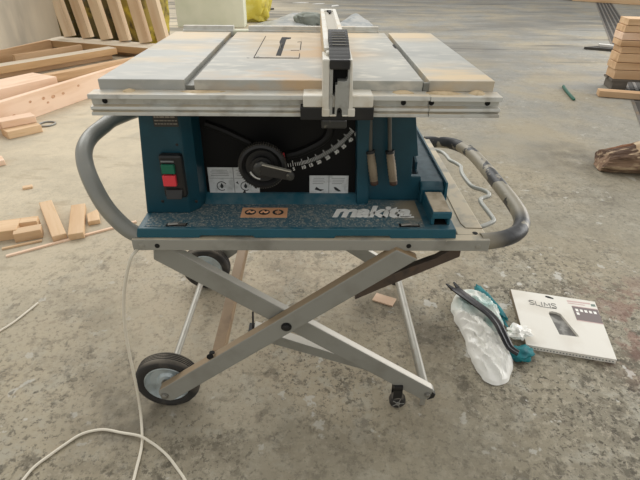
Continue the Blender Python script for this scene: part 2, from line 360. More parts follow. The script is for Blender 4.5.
obj('frame_rail', box(BM(), -.358, -.300, .012, .632, .5215, .5489), 'frame', stand, bevel=.002)
obj('frame_rail', box(BM(), -.300, .345, .607, .632, .5215, .5489), 'frame', stand, bevel=.002)

def leg_pts(x0, z0, x1, z1, w, e0=.02, e1=.012):
    a = Vector((x0, z0)); b = Vector((x1, z1)); t = (b-a).normalized(); n = Vector((-t.y, t.x))*w/2
    out = []
    for k in range(7):
        th = R(90+30*k); out.append(a + t*math.cos(th)*w/2*.8 + n*math.sin(th))
    out += [b - n + t*e1, b + n - t*e1]
    return [(p.x, p.y) for p in out]
L2 = (-.352, .081, .232, .5205); L1 = (.338, .048, -.322, .5135)
def make_leg(pts, y0, y1, m, outer):
    return obj('leg', pxz(BM(), pts, y0, y1), m, stand, bevel=.003)
l2 = make_leg(leg_pts(*L2, .049), -.026, .0, 'leg_tan', 1)
l1 = make_leg(leg_pts(*L1, .048), .003, .026, 'leg', 0)
l2r = make_leg(leg_pts(*L2, .049), .582, .606, 'leg_tan', 1)
l1r = make_leg(leg_pts(*L1, .048), .556, .579, 'leg', 0)
for par, x, y, z, r in ((l2, -.034, -.026, .3165, .011), (l2, -.3585, -.026, .0785, .009), (l1, .340, .003, .048, .008)):
    b = BM(); lathe(b, [(r*1.15, 0), (r*1.15, -.002), (r*.85, -.002), (r*.8, -.006), (r*.35, -.008)], (x, y, z), 'Y', 20)
    obj('bolt', b, 'black' if r > .010 else 'bolt', par, smooth=True)
# plastic end cap and glide tab of the front inner leg
b = BM(); pxz(b, [(.341, .025), (.360, .034), (.363, .047), (.352, .059), (.348, .040)], .0022, .0265); obj('end_cap', b, 'black', l1, bevel=.002)
b = BM(); box(b, .325, .339, .006, .012, .0, .036); obj('foot_glide', b, 'light_tube', l1, bevel=.001)
b = BM(); pxz(b, [(.341, .025), (.360, .034), (.363, .047), (.352, .059), (.348, .040)], .5552, .5795); obj('end_cap', b, 'black', l1r, bevel=.002)
b = BM(); box(b, .325, .339, .56, .575, .0, .036); obj('foot_glide', b, 'black', l1r, bevel=.001)
# tan square cross tube between the outer legs, pale round one between the inner legs' feet
obj('cross_tube', box(BM(), -.226, -.196, .0, .582, .182, .212), ['tan_tube'], stand, bevel=.003, label='tan stained square cross tube')
b = BM(); lathe(b, [(.0085, 0), (.0085, -.003)], (-.226, -.02, .214), 'Y', 14); 
tube(b, [(-.222, -.014, .219), (-.222, -.0135, .222)], .007, 10); obj('tube_hole', b, 'hole', l2)
obj('cross_tube', tube(BM(), [(.335, .026, .057), (.335, .556, .057)], .0125, 16), 'light_tube', stand, smooth=True, label='pale round tube joining the feet')
obj('axle', tube(BM(), [(-.360, .0, .0855), (-.360, .577, .0855)], .0095, 14), 'light_tube', stand, smooth=True)
# brown release bar under the frame
b = BM(); pxz(b, [(.130, .352), (.19, .385), (.366, .478), (.366, .503), (.345, .499), (.312, .474), (.293, .466), (.20, .422), (.14, .382)], .03, .05)
obj('release_bar', b, 'brown_bar', stand, bevel=.002)
b = BM(); box(b, .366, .392, .031, .046, .505, .5215); lathe(b, [(.007, 0), (.007, -.005)], (.378, .032, .512), 'Y', 8); lathe(b, [(.004, 0), (.004, -.005)], (.392, .032, .514), 'Y', 8); obj('release_latch', b, 'bolt', stand)
# flat brace from the left foot area to the caster
b = BM()
loft(b, [(-.135, .12, .178), (-.135, .12, .140), (-.135, .155, .140), (-.135, .155, .178)], [(.235, .028, .112), (.235, .028, .088), (.235, .046, .088), (.235, .046, .112)])
obj('brace', b, 'leg', stand, bevel=.002)
b = BM(); box(b, -.152, -.128, .118, .158, .137, .168); tube(b, [(-.139, .13, .168), (-.139, .15, .215)], .003, 8); obj('brace_end', b, 'black', stand, bevel=.002)
# caster
b = BM(); box(b, .246, .27, -.004, .0, .03, .075); box(b, .246, .27, .022, .026, .03, .075); box(b, .246, .27, -.004, .026, .07, .085)
cs = obj('caster', b, 'black', stand, bevel=.001)
b = BM(); lathe(b, [(.008, -.004), (.017, -.004), (.0215, .0), (.0225, .004), (.0225, .016), (.020, .021), (.008, .022)], (.261, -.002, .0225), 'Y', 28)
cw = obj('caster_wheel', b, 'rubber', cs, smooth=True)
b = BM()
for k in range(5):
    a = 2*math.pi*k/5; tube(b, [(.261+.006*math.cos(a), -.0062, .0225+.006*math.sin(a)), (.261+.017*math.cos(a), -.0062, .0225+.017*math.sin(a))], .0013, 6)
lathe(b, [(.006, 0), (.005, -.003)], (.261, -.006, .0225), 'Y', 12)
obj('wheel_hub', b, 'ringm', cw)
# the two wheels
def wheel(c, y0):
    W = .044; r = .0855
    prof = [(.058, .006), (.066, .001), (.074, .0), (.081, .003), (.0838, .008)]
    for k in range(5):
        h = .011+k*.0055
        prof += [(r, h), (r, h+.0030), (r-.005, h+.0034), (r-.005, h+.0050)]
    prof += [(.0838, .038), (.081, .0415), (.074, .044), (.066, .043), (.058, .040)]
    b = BM(); lathe(b, prof, c, 'Y', 56, closed=True); t = obj('wheel', b, 'rubber', stand, smooth=True, angle=50)
    b = BM(); lathe(b, [(.060, .004), (.058, .003), (.055, .008), (.048, .016), (.030, .017), (.024, .010), (.015, .009), (.015, .032), (.03, .03), (.05, .032), (.060, .040)], c, 'Y', 44, closed=True)
    obj('rim', b, 'rim', t, smooth=True)
    b = BM(); lathe(b, [(.0155, .006), (.0155, .036)], c, 'Y', 20); obj('hub', b, 'bolt', t, smooth=True)
wheel((-.360, .001, .0855), 0)
wheel((-.360, .531, .0855), 0)
# carrying handles
hr = smooth_path([(.395, .006, .535), (.428, .010, .535), (.470, .028, .535), (.503, .060, .535), (.524, .108, .535), (.533, .18, .535), (.533, .33, .535), (.529, .48, .535), (.518, .560, .535), (.490, .612, .535), (.450, .632, .535), (.395, .632, .535)], 5)
obj('carrying_handle', tube(BM(), hr, .0185, 18), 'worn', stand, smooth=True, label='worn handle with black paint flaking off')
hl = smooth_path([(-.348, .010, .546), (-.375, .014, .562), (-.412, .029, .600), (-.443, .058, .64), (-.470, .100, .67), (-.484, .14, .69), (-.487, .188, .702), (-.474, .235, .712), (-.46, .295, .716), (-.42, .42, .70), (-.37, .56, .62), (-.345, .615, .54)], 5)
obj('carrying_handle', tube(BM(), hl, .0178, 18), 'tube', stand, smooth=True, label='smooth grey handle raised on the left')
b = BM(); tube(b, smooth_path([(.408, .06, .54), (.424, .068, .54), (.4475, .085, .54), (.4525, .10, .54), (.451, .14, .54), (.449, .185, .54), (.456, .205, .54), (.478, .218, .54), (.4845, .236, .54), (.474, .256, .54), (.455, .275, .54), (.449, .31, .54), (.4485, .36, .54), (.453, .392, .54), (.458, .415, .54), (.450, .44, .54), (.438, .465, .54), (.436, .50, .54), (.428, .53, .54), (.408, .546, .54)], 5), .0056, 10)
obj('wire_hook', b, 'zinc', stand, smooth=True)

# ------------------------------------------------------------------ table saw
saw = thing('table_saw', 'blue portable table saw with grey metal table and rip fence', 'table saw', (0, .28, .5489))
T = .8777; D = .5646
# base tray with foot notches in its front lower edge
bpts = [(-.349, .5489), (-.215, .5489), (-.211, .5545), (-.100, .5545), (-.096, .5489), (.074, .5489), (.078, .5545), (.192, .5545), (.196, .5489), (.337, .5489), (.334, .572), (-.343, .572)]
base = obj('base', pxz(BM(), bpts, -.006, .56), ['blue'], saw, bevel=.002)
bm = BM(); 
loft(bm, [(-.330, .002, .5722), (.268, .002, .5722), (.268, .128, .5722), (-.330, .128, .5722)], [(-.330, .002, .5728), (.268, .002, .5728), (.268, .128, .5728), (-.330, .128, .5728)])
obj('dust_layer', bm, 'blue_dusty', base, label='dusty top face of the base')
bm = BM(); pyz(bm, [(.105, .572), (.140, .572), (.140, .594), (.127, .590)], -.222, .150); obj('base_sill', bm, 'blue', base, bevel=.002)
for x in (-.263, .236):
    b = BM(); box(b, x-.022, x+.022, .002, .016, .5729, .5736); cl = obj('clip_recess', b, 'hole', base)
    b = BM(); tube(b, [(x-.018, .008, .5745), (x+.004, .010, .5755)], .0032, 8); box(b, x+.002, x+.019, .006, .012, .5736, .576); obj('clip', b, 'bolt', cl)
# switch column (left) with its chamfered inner edge, tapering upwards
bot = [(-.343, .062, .572), (-.246, .062, .572), (-.226, .088, .572), (-.218, .142, .572), (-.218, .50, .572), (-.343, .50, .572)]
top = [(-.311, .050, .858), (-.238, .050, .858), (-.219, .076, .858), (-.214, .142, .858), (-.214, .50, .858), (-.311, .50, .858)]
obj('switch_column', loft(BM(), bot, top), 'blue_clean', saw, bevel=.004)
# black front panel between the columns
obj('front_panel', box(BM(), -.226, .150, .132, .150, .575, .858), 'panel_black', saw)
# curved travel slot in the panel
b = BM(); arc = smooth_path([(.064, .128, .76), (.062, .128, .735), (.045, .128, .715), (.0, .128, .692), (-.03, .128, .684)], 6); tube(b, arc, .009, 8); obj('travel_slot', b, 'slot_black', saw, smooth=True)
b = BM(); arc = smooth_path([(-.205, .128, .755), (-.17, .128, .742), (-.135, .128, .725), (-.11, .128, .712)], 6); tube(b, arc, .008, 8); obj('travel_slot', b, 'slot_black', saw, smooth=True)
# right-hand pillar and side panel
bot = [(.130, .105, .572), (.157, .110, .572), (.160, .150, .572), (.128, .150, .572)]
top = [(.117, .100, .858), (.153, .106, .858), (.156, .150, .858), (.115, .150, .858)]
obj('pillar', loft(BM(), bot, top), 'blue_clean', saw, bevel=.003)
sp = [(.150, .572), (.285, .572), (.278, .632), (.256, .632), (.254, .680), (.266, .682), (.246, .80), (.240, .858), (.150, .858)]
obj('side_panel', pxz(BM(), sp, .134, .150), 'blue_clean', saw, bevel=.002)
obj('housing', box(BM(), -.20, .235, .17, .50, .57, .862), 'blue_clean', saw, bevel=.006)
# right ledge running back, with an upstanding lip
b = BM()
pyz(b, [(.112, .572), (.112, .612), (.130, .622), (.54, .622), (.54, .572)], .276, .332)
obj('side_ledge', b, 'blue_clean', saw, bevel=.004)
b = BM(); loft(b, [(.329, .108, .572), (.338, .108, .572), (.336, .108, .628), (.331, .108, .628)], [(.329, .54, .572), (.338, .54, .572), (.336, .54, .632), (.331, .54, .632)])
obj('ledge_lip', b, 'blue', saw, bevel=.001)
b = BM(); loft(b, [(.262, .54, .61), (.276, .2, .61), (.276, .2, .64), (.262, .54, .74)], [(.268, .54, .61), (.281, .2, .61), (.281, .2, .64), (.268, .54, .74)])
obj('gusset', b, 'blue_clean', saw)
# hollow front block of the tool holder
b = BM(); box(b, .282, .324, .006, .108, .590, .606); box(b, .282, .290, .012, .108, .572, .592); box(b, .318, .324, .012, .108, .572, .592); box(b, .290, .318, .075, .108, .572, .592)
hb = obj('holder_block', b, ['blue'], saw, bevel=.0025)
b = BM(); box(b, .2845, .3215, .010, .104, .6059, .6068); obj('dust_layer', b, 'ledge_dust', hb, label='sawdust lying on the block')
b = BM(); box(b, .290, .318, .014, .074, .5725, .5732); obj('opening', b, 'hole', hb)

# switch
b = BM(); box(b, -.289, -.241, .040, .060, .620, .718); sw = obj('switch_box', b, 'black', saw, bevel=.006)
b = BM(); loft(b, [(-.283, .035, .643), (-.247, .035, .643), (-.247, .041, .643), (-.283, .041, .643)], [(-.281, .026, .624), (-.249, .026, .624), (-.249, .041, .624), (-.281, .041, .624)]); obj('switch_cover', b, 'black', sw, bevel=.002)
b = BM(); box(b, -.284, -.257, .033, .042, .679, .699); obj('start_button', b, 'green', sw, bevel=.0015)
b = BM(); box(b, -.284, -.257, .031, .042, .652, .676); obj('stop_button', b, 'red', sw, bevel=.0015)
b = BM(); box(b, -.284, -.257, .0375, .0405, .7035, .7065); obj('print', b, 'ink_soft', sw)
# nameplate
b = BM(); box(b, -.288, -.240, .0505, .0535, .774, .806); npl = obj('nameplate', b, 'plate', saw)
b = BM()
for k in range(4):
    z = .779+k*.0066; x = -.286
    while x < -.245:
        w = random.uniform(.003, .010); box(b, x, min(x+w, -.2415), .0498, .0506, z, z+(.0035 if k == 2 else .002)); x += w+.0015
obj('plate_print', b, 'plate_print', npl)
b = BM(); bolt(b, -.250, .056, .735, .003, .002, 10); obj('screw', b, 'black', saw)
for x in (-.302, -.228):
    b = BM(); bolt(b, x, .061, .603, .0035, .002, 10); obj('screw', b, 'black', saw)

# panel stickers
def sticker(x0, x1, z0, z1, y, cols, split):
    s = obj('sticker', box(BM(), x0, x1, y-.0008, y, z0, z1), 'label', saw)
    b = BM(); yy = y-.0012
    for c in range(cols):
        a = x0+(x1-x0)*c/cols; e = x0+(x1-x0)*(c+1)/cols
        if c: box(b, a-.0007, a+.0007, yy, y-.0006, z0, z1)
        if split:
            box(b, a+.002, e-.002, yy, y-.0006, z0+(z1-z0)*.60, z0+(z1-z0)*.60+.0008)
        for q in range(4):
            zz = z1-.007-q*.0045
            box(b, a+.006+random.uniform(0, .004), e-.008-random.uniform(0, .006), yy, y-.0006, zz, zz+.0010)
    obj('sticker_print', b, 'ink_soft', s)
    return s, yy
s, yy = sticker(-.212, -.096, .587, .654, .1305, 2, True)
b = BM()
for cx in (-.183, -.128):
    tube(b, [(cx+.011*math.cos(a*.4+.5), yy, .608+.011*math.sin(a*.4+.5)) for a in range(13)], .0009, 6)
    pxz(b, [(cx-.002, .603), (cx+.002, .603), (cx+.004, .608), (cx, .616), (cx-.004, .608)], yy-.0004, yy)
pxz(b, [(-.150, .617), (-.143, .612), (-.146, .620)], yy-.0004, yy); pxz(b, [(-.137, .590), (-.130, .600), (-.128, .589)], yy-.0004, yy)
lathe(b, [(.004, 0), (.004, -.0005)], (-.104, yy, .606), 'Y', 12)
obj('sticker_lettering', b, 'ink', s)
s, yy = sticker(.020, .110, .588, .635, .1305, 2, False)
b = BM(); pxz(b, [(.032, .600), (.046, .596), (.054, .600), (.044, .601), (.036, .607)], yy-.0004, yy); pxz(b, [(.076, .607), (.082, .606), (.094, .596), (.088, .595), (.079, .600)], yy-.0004, yy)
obj('sticker_lettering', b, 'ink', s)
# bevel scale printed on the panel
b = BM(); pts = smooth_path([(-.040, .1312, .6535), (-.004, .1312, .659), (.021, .1312, .666), (.048, .1312, .678), (.077, .1312, .697), (.099, .1312, .716), (.118, .1312, .738)], 8)
nn = 45; tot = len(pts)-1
def at(t):
    f = t*tot; i = min(int(f), tot-1); q = pts[i].lerp(pts[i+1], f-i); d = (pts[i+1]-pts[i]).normalized(); return q, d, Vector((-d.z, 0, d.x))
for k in range(nn+1):
    q, d, n_ = at(k/nn); ln = .014 if k % 5 == 0 else .0085
    A = q; Bq = q+n_*ln; w = d*.0006
    loft(b, [A-w, A+w, Bq+w, Bq-w], [v+Vector((0, .0008, 0)) for v in (A-w, A+w, Bq+w, Bq-w)])
bs_ = obj('bevel_scale', b, 'scale_print', saw)
b = BM()
for k in range(1, 10):
    q, d, n_ = at(k/9); ang = math.atan2(d.z, d.x); q = q - n_*.010
    t_ = text_bm(str(5*k), .0105, .0003, 0, .0004, None, 'CENTER'); t_.transform(Matrix.Translation(q) @ Matrix.Rotation(-ang, 4, 'Y') @ XZ); merge(b, t_)
obj('scale_numbers', b, 'scale_print', bs_)
b = BM(); pxz(b, [(-.045, .668), (-.033, .664), (-.036, .690), (-.044, .690)], .128, .1315); obj('pointer', b, 'red', saw, label='red pointer')

# hand wheel
hw = BM(); c = (-.080, .062, .683)
prof = [(.033, .022), (.033, .012), (.038, .006), (.043, .0), (.0485, .002), (.0505, .012), (.0485, .022), (.042, .024)]
lathe(hw, prof, c, 'Y', 56, closed=True)
wh = obj('hand_wheel', hw, 'black', saw, smooth=True)
b = BM()
lathe(b, [(.037, .010), (.035, .007), (.020, .008), (.020, .014), (.035, .014)], c, 'Y', 44, closed=True); lathe(b, [(.024, -.004), (.024, .068)], c, 'Y', 26); obj('wheel_disc', b, 'black', wh, smooth=True)
b = BM()
for k in range(60):
    a = 2*math.pi*k/60; x = c[0]+.0498*math.cos(a); z = c[2]+.0498*math.sin(a)
    tube(b, [(x, c[1]+.003, z), (x, c[1]+.018, z)], .0014, 5)
obj('knurling', b, 'knurl', wh)
b = BM(); lathe(b, [(.018, 0), (.017, -.010), (.012, -.014), (.006, -.014)], (c[0], c[1]-.002, c[2]), 'Y', 26); obj('wheel_hub', b, 'smoke', wh, smooth=True)
p0 = Vector((c[0]+.0, 0, c[2]+.004)); p1 = Vector((-.019, 0, .6735)); t = (p1-p0).normalized(); n_ = Vector((-t.z, 0, t.x))
def armpts(w0, w1, off=0):
    o_ = n_*off; return [p0+n_*w0+o_, p0-n_*w0+o_, p1-n_*w1+o_, p1+t*w1*.7-n_*w1*.5+o_, p1+t*w1*.7+n_*w1*.5+o_, p1+n_*w1+o_]
a_ = armpts(.0125, .0105); b = BM(); loft(b, [(q.x, .038, q.z) for q in a_], [(q.x, .048, q.z) for q in a_]); ca = obj('crank_arm', b, 'arm', wh, bevel=.002)
a_ = [p0+n_*.0132, p0+n_*.0105, p1+n_*.0085, p1+n_*.0112]; b = BM(); loft(b, [(q.x, .0375, q.z) for q in a_], [(q.x, .047, q.z) for q in a_]); obj('arm_top', b, 'silver', ca, bevel=.0008, label='bright upper face of the crank arm')
b = BM(); lathe(b, [(.0085, 0), (.0085, -.003), (.006, -.004), (.003, -.004)], (p1.x, .0385, p1.z), 'Y', 18); obj('crank_knob', b, 'smoke', ca, smooth=True)
b = BM(); tube(b, [(c[0]+.028*math.cos(R(a)), c[1]+.004, c[2]+.028*math.sin(R(a))) for a in range(205, 262, 6)], .0026, 6); obj('wheel_mark', b, 'scale_print', wh)

# base sticker and logo
st = obj('warning_sticker', box(BM(), -.132, -.029, .042, .088, .5728, .5734), 'orange', saw)
b = BM(); w_ = BM()
for k in range(3):
    x = -.112+k*.031; lathe(b, [(.0125, 0), (.0125, .0004)], (x, .066, .5734), 'Z', 24)
    if k < 2: tube(w_, smooth_path([(x-.007, .062, .5739), (x-.002, .070, .5739), (x+.003, .063, .5739), (x+.008, .068, .5739)], 4), .0024, 6)
    else: lathe(w_, [(.007, 0), (.007, .0004)], (x, .066, .5738), 'Z', 20); tube(w_, [(x, .056, .5739), (x, .077, .5739)], .0012, 6)
obj('pictogram', b, 'ink', st); obj('pictogram_figure', w_, 'orange', st)
b = BM(); box(b, .066, .262, .034, .104, .5728, .5733); lp = obj('logo_badge', b, 'blue_dusty', saw)
tb = text_bm('makita', .076, .0007, .32, .0029, None, 'LEFT', .93)
xs = [v.co.x for v in tb.verts]; ys = [v.co.y for v in tb.verts]
sx_ = .178/(max(xs)-min(xs)); sy_ = .054/(max(ys)-min(ys))
tb.transform(Matrix.Translation((.071, .043, .5741)) @ Matrix.Diagonal((sx_, sy_, 1, 1)) @ Matrix.Translation((-min(xs), -min(ys), 0)))
box(tb, .222, .252, .043, .047, .5734, .5748)
obj('logo_lettering', tb, 'white_print', lp)

# ---- table
z0 = T-.0185
obj('table_panel', box(BM(), -.3575, -.203, 0, D, z0, T), 'alu', saw, bevel=.0012)
bm = BM(); box(bm, -.186, .2275, 0, D, z0, T); mt = obj('table_panel', bm, 'alu_dusty', saw, bevel=.0012, label='middle table panel dusted with sawdust')
obj('table_panel', box(BM(), .2385, .3575, .0, D, z0, T+.0006), 'alu', saw, bevel=.0012, label='right extension panel')
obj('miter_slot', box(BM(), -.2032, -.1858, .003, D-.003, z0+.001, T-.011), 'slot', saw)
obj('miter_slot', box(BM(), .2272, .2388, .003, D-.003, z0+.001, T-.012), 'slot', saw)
obj('table_frame', box(BM(), -.335, .335, .03, .53, .838, z0+.0005), 'grey_cast', saw)
b = BM(); pxy(b, [(.2225, .325), (.2285, .325), (.2285, .385), (.2225, .372)], T-.004, T+.0004); obj('slot_notch', b, 'hole', saw)
# insert plate with the blade gap
iz = T+.0005
b = BM(); box(b, -.099, -.003, .199, .49, T-.001, iz); ins = obj('table_insert', b, 'alu_dusty', saw)
b = BM()
for a, e in (((-.0995, .1985), (-.0025, .1985)), ((-.0995, .1985), (-.0995, .4905)), ((-.0025, .30), (-.0025, .40)), ((-.0025, .1985), (-.0025, .25)), ((-.024, .285), (-.004, .287)), ((-.012, .40), (-.002, .405))):
    tube(b, [(a[0], a[1], iz), (e[0], e[1], iz)], .0009, 5)
obj('insert_gap', b, 'hole', ins)
b = BM(); pxy(b, [(-.054, .225), (-.043, .222), (-.042, .44), (-.031, .452), (-.031, .470), (-.055, .474), (-.057, .40), (-.053, .36)], iz, iz+.0006); obj('blade_opening', b, 'hole', ins)
b = BM(); n = 46; pr = []
for k in range(n):
    a = R(60+60*k/(n-1)); r_ = .125 if k % 2 else .121; pr.append((.34+r_*math.cos(a), T-.1185+r_*math.sin(a)))
pr = [(y, z) for y, z in pr if z > T-.012]; pr = [(pr[0][0], T-.015)] + pr + [(pr[-1][0], T-.015)]
pyz(b, pr, -.0505, -.0485); obj('saw_blade', b, 'bolt', saw)
b = BM(); lathe(b, [(.0035, 0), (.003, .0006)], (-.112, .20, T), 'Z', 10); lathe(b, [(.0035, 0), (.003, .0012)], (-.092, .21, T), 'Z', 10); obj('screw', b, 'bolt', ins)

# ---- rails
prof = [(0, .860), (-.034, .8595), (-.035, .8515), (-.023, .8505), (-.021, .839), (-.032, .8375), (-.033, .8325), (-.027, .829), (-.033, .8275), (-.033, .8215), (0, .8215)]
r1 = obj('front_rail', pyz(BM(), prof, -.367, .236), 'rail', saw, bevel=.0008)
prof2 = [(y-(.0012 if y < -.03 else 0), z+(-.0008 if z > .85 else 0)) for y, z in prof]
r2 = obj('front_rail', pyz(BM(), prof2, .237, .3645), 'rail', saw, bevel=.0008)
for x, par in ((-.343, r1), (.191, r1), (.2415, r2), (.343, r2)):
    b = BM(); lathe(b, [(.0048, 0), (.0048, -.0015)], (x, -.0215, .845), 'Y', 16); obj('rail_screw', b, 'hole', par)
b = BM(); loft(b, [(.2285, -.002, .8603), (.2385, -.002, .8603), (.2385, -.002, T-.003), (.2285, -.002, T-.003)], [(.2285, .004, .8603), (.2385, .004, .8603), (.2385, .004, T-.003), (.2285, .004, T-.003)]); obj('slot_end', b, 'slot', saw)
# sawdust heaps on the ledge
def heap(cx, cy, z, rx, ry, h, seed, nseg=20, rings=5):
    b = BM(); cen = b.verts.new((cx, cy, z+h)); prev = None
    for i in range(1, rings+1):
        f = i/rings; ring = []
        for k in range(nseg):
            a = 2*math.pi*k/nseg; w = 1+.35*mn.noise(Vector((math.cos(a)*1.5+seed, math.sin(a)*1.5, f)))
            ring.append(b.verts.new((cx+rx*f*w*math.cos(a), cy+ry*f*w*math.sin(a), z+h*(1-f*f)*(1+.5*mn.noise(Vector((cx*90+k, seed, f*4))))if i < rings else z-.001)))
        for k in range(nseg):
            if prev: b.faces.new((prev[k], ring[k], ring[(k+1) % nseg], prev[(k+1) % nseg]))
            else: b.faces.new((cen, ring[k], ring[(k+1) % nseg]))
        prev = ring
    return b
for i, (x, rx, h) in enumerate(((-.300, .012, .004), (.190, .022, .004), (.262, .035, .003), (.325, .016, .005), (-.17, .05, .0015))):
    bm = heap(x, -.012, .8598, rx, .011, h, i*3.1); ob = obj('sawdust', bm, 'heap', saw, smooth=True)
rp = [(D+.004, .845), (D+.03, .845), (D+.03, T+.0135), (D+.014, T+.0135), (D+.013, T+.004), (D+.004, T+.003)]
rb = obj('rear_rail', pyz(BM(), rp, -.338, -.197), 'rail', saw, bevel=.001)
rb2 = obj('rear_rail', pyz(BM(), rp, -.155, .212), 'rail', saw, bevel=.001)
obj('rail_joint', box(BM(), -.197, -.155, D+.002, D+.028, .845, T+.004), 'foam', saw, bevel=.002, label='pale plastic joint of the rear rail')

# ---- rip fence
f = obj('rip_fence', pyz(BM(), [(-.02, T+.002), (.60, T+.002), (.615, T+.010), (.615, T+.052), (-.02, T+.052)], .0505, .0895), 'white_fence', saw, bevel=.003)
b = BM(); box(b, .0475, .0505, .02, .615, T+.002, T+.050); obj('fence_face', b, 'fence_face', f)
b = BM(); box(b, .0475, .058, .0, .615, T+.050, T+.0555); box(b, .081, .0905, .09, .615, T+.050, T+.0555); box(b, .058, .081, .575, .615, T+.050, T+.0555); obj('fence_edge', b, 'white_fence', f, bevel=.0012)
b = BM(); box(b, .0595, .0795, .20, .57, T+.0518, T+.0528); obj('fence_groove', b, 'groove_grey', f)
b = BM(); pxy(b, [(.064, .565), (.077, .565), (.075, .54), (.073, .51), (.068, .51), (.069, .54)], T+.053, T+.0575); obj('fence_clip', b, 'hole', f)
# bracket that rides on the rail
b = BM(); box(b, .011, .134, -.046, .004, .842, .8625); br = obj('rail_bracket', b, 'white_fence', f, bevel=.002)
b = BM(); box(b, .006, .136, -.046, -.006, .8195, .8418); obj('rail_pad', b, 'black', br, bevel=.0015)
# head: left cheek, slotted front block, right cheek
b = BM(); box(b, .0445, .0565, -.052, .02, .829, T+.046); hd = obj('fence_head', b, 'white_fence', f, bevel=.002)
b = BM()
box(b, .0565, .0622, -.0525, .0, .830, T+.045)
pz = [(.0665, .8305), (.0700, .8305), (.0700, .838), (.0715, .842), (.0745, .8435), (.0775, .842), (.079, .838), (.079, .8305), (.0905, .8305), (.0905, T+.046), (.0875, T+.046), (.0875, .893), (.0850, .8885), (.0700, .8885), (.0700, .8825), (.0665, .8825)]
pxz(b, pz, -.0525, -.02)
box(b, .0700, .0875, -.0515, -.02, .912, .916)
obj('head_block', b, 'grey_cast', hd, bevel=.001)
b = BM(); box(b, .0600, .0885, -.030, .015, .832, T+.044); obj('head_core', b, 'hole', hd)
b = BM(); lathe(b, [(.004, 0), (.004, -.010), (.002, -.012)], (.0745, -.034, .835), 'Y', 12); obj('adjusting_screw', b, 'bolt', hd)
b = BM(); loft(b, [(.0905, -.052, .829), (.0985, -.052, .829), (.0945, -.052, T+.046), (.0905, -.052, T+.046)], [(.0905, .03, .862), (.1000, .03, .862), (.0950, .03, T+.05), (.0905, .03, T+.05)]); obj('head_cheek', b, 'white_fence', hd, bevel=.0015)
b = BM(); box(b, .044, .0575, -.054, -.046, .828, .842); box(b, .0895, .102, -.054, -.046, .828, .842); box(b, .057, .0695, -.0535, -.046, .828, .8315); box(b, .0795, .090, -.0535, -.046, .828, .8315); obj('head_lip', b, 'white_fence', hd, bevel=.0025)
b = BM(); box(b, .043, .089, -.044, -.012, .803, .8195); obj('clamp', b, 'smoke', f, bevel=.003)
# ribbed lever grip
gp = []
ns = 12
gz = lambda t_: T+.044+.031*math.sin(t_*1.45)
for k in range(ns):
    t0 = k/ns; y_ = -.052+.130*t0; h_ = .0012 if k > 3 else .0
    gp += [(y_, gz(t0)), (y_+.130/ns*.5, gz(t0+.5/ns)+h_), (y_+.130/ns*.62, gz(t0+.62/ns)-.0002)]
gp += [(.078, gz(1)), (.086, T+.072), (.0885, T+.066), (.0885, T+.046), (-.052, T+.034)]
b = BM(); pyz(b, gp, .0560, .0910); g = obj('lever_grip', b, 'grip', f, bevel=.003, seg=3)
b = BM()
for k in range(4, ns-2):
    t0 = (k+.5)/ns; y_ = -.052+.130*t0; box(b, .0615, .0855, y_-.0008, y_+.0008, gz(t0)-.001, gz(t0)+.0014)
obj('grip_rib', b, 'rib_light', g)
b = BM(); box(b, .0565, .0900, -.0545, -.047, T+.030, T+.046); obj('grip_end', b, 'black', g, bevel=.002)

# ------------------------------------------------------------------ two tools hanging by their shafts under the table
def hang_tool(x, xt, lab):
    t = thing('hand_tool', lab, 'tool', (x, .104, .63), 'tan handled tools hanging under the table')
    y = .112
    obj('shaft', tube(BM(), [(xt, y, .838), (x-.006, y-.003, .696)], .0045, 10), 'shaft', t, smooth=True)
    a = Vector((x-.006, y-.003, .700)); e = Vector((x+.006, y-.012, .632)); P = []; rr = []
    for k in range(19):
        f_ = k/18; P.append(a.lerp(e, f_)); rr.append((.0080+.0012*math.sin(f_*3.0)) + (.0008 if k % 2 else -.0003))
    rr[0] = .0065; rr[-1] = .0072
    g = obj('handle', tube(BM(), P, rr, 14), 'tan_grip', t, smooth=True, angle=60)
    d = (e-a).normalized(); b = BM(); tube(b, [e-d*.004, e+d*.004, e+d*.007], [.0092, .0088, .005], 14); obj('handle_tip', b, 'dark_tip', g, smooth=True)
    b = BM(); tube(b, [a+d*.002, a-d*.004], .0105, 14); obj('collar', b, 'black', g, smooth=True)
hang_tool(.160, .146, 'tan handled tool on thin shaft hanging beside the black front panel')
hang_tool(.203, .184, 'tan handled tool on thin shaft hanging farther from the black front panel')

# ------------------------------------------------------------------ cords
pc = smooth_path([(-.352, .02, .515), (-.352, -.02, .522), (-.358, -.032, .515), (-.377, -.033, .469), (-.397, -.034, .399), (-.411, -.034, .31), (-.417, -.035, .212), (-.420, -.036, .123), (-.424, -.040, .05), (-.420, -.062, .012), (-.408, -.10, .005), (-.401, -.132, .0045), (-.396, -.19, .0045), (-.390, -.26, .0045), (-.383, -.34, .0045)], 6)
tag(obj('power_cord', tube(BM(), pc, .0036, 10), 'cord', smooth=True), 'white cord hanging from the stand corner past its front wheel to the floor', 'cord')
pc = smooth_path([(-.70, -.36, .0045), (-.672, -.27, .0045), (-.656, -.22, .0045), (-.645, -.18, .0045), (-.621, -.146, .0045), (-.596, -.115, .0045), (-.567, -.086, .0045), (-.520, -.073, .0045), (-.465, -.083, .0045), (-.425, -.093, .009), (-.404, -.103, .0135), (-.385, -.112, .009), (-.367, -.121, .0045), (-.333, -.147, .0045), (-.302, -.179, .0045), (-.266, -.222, .0045), (-.22, -.30, .0045)], 6)
tag(obj('extension_cord', tube(BM(), pc, .0036, 10), 'cord', smooth=True), 'white cord curving in a wide loop over the floor at the bottom edge', 'cord')
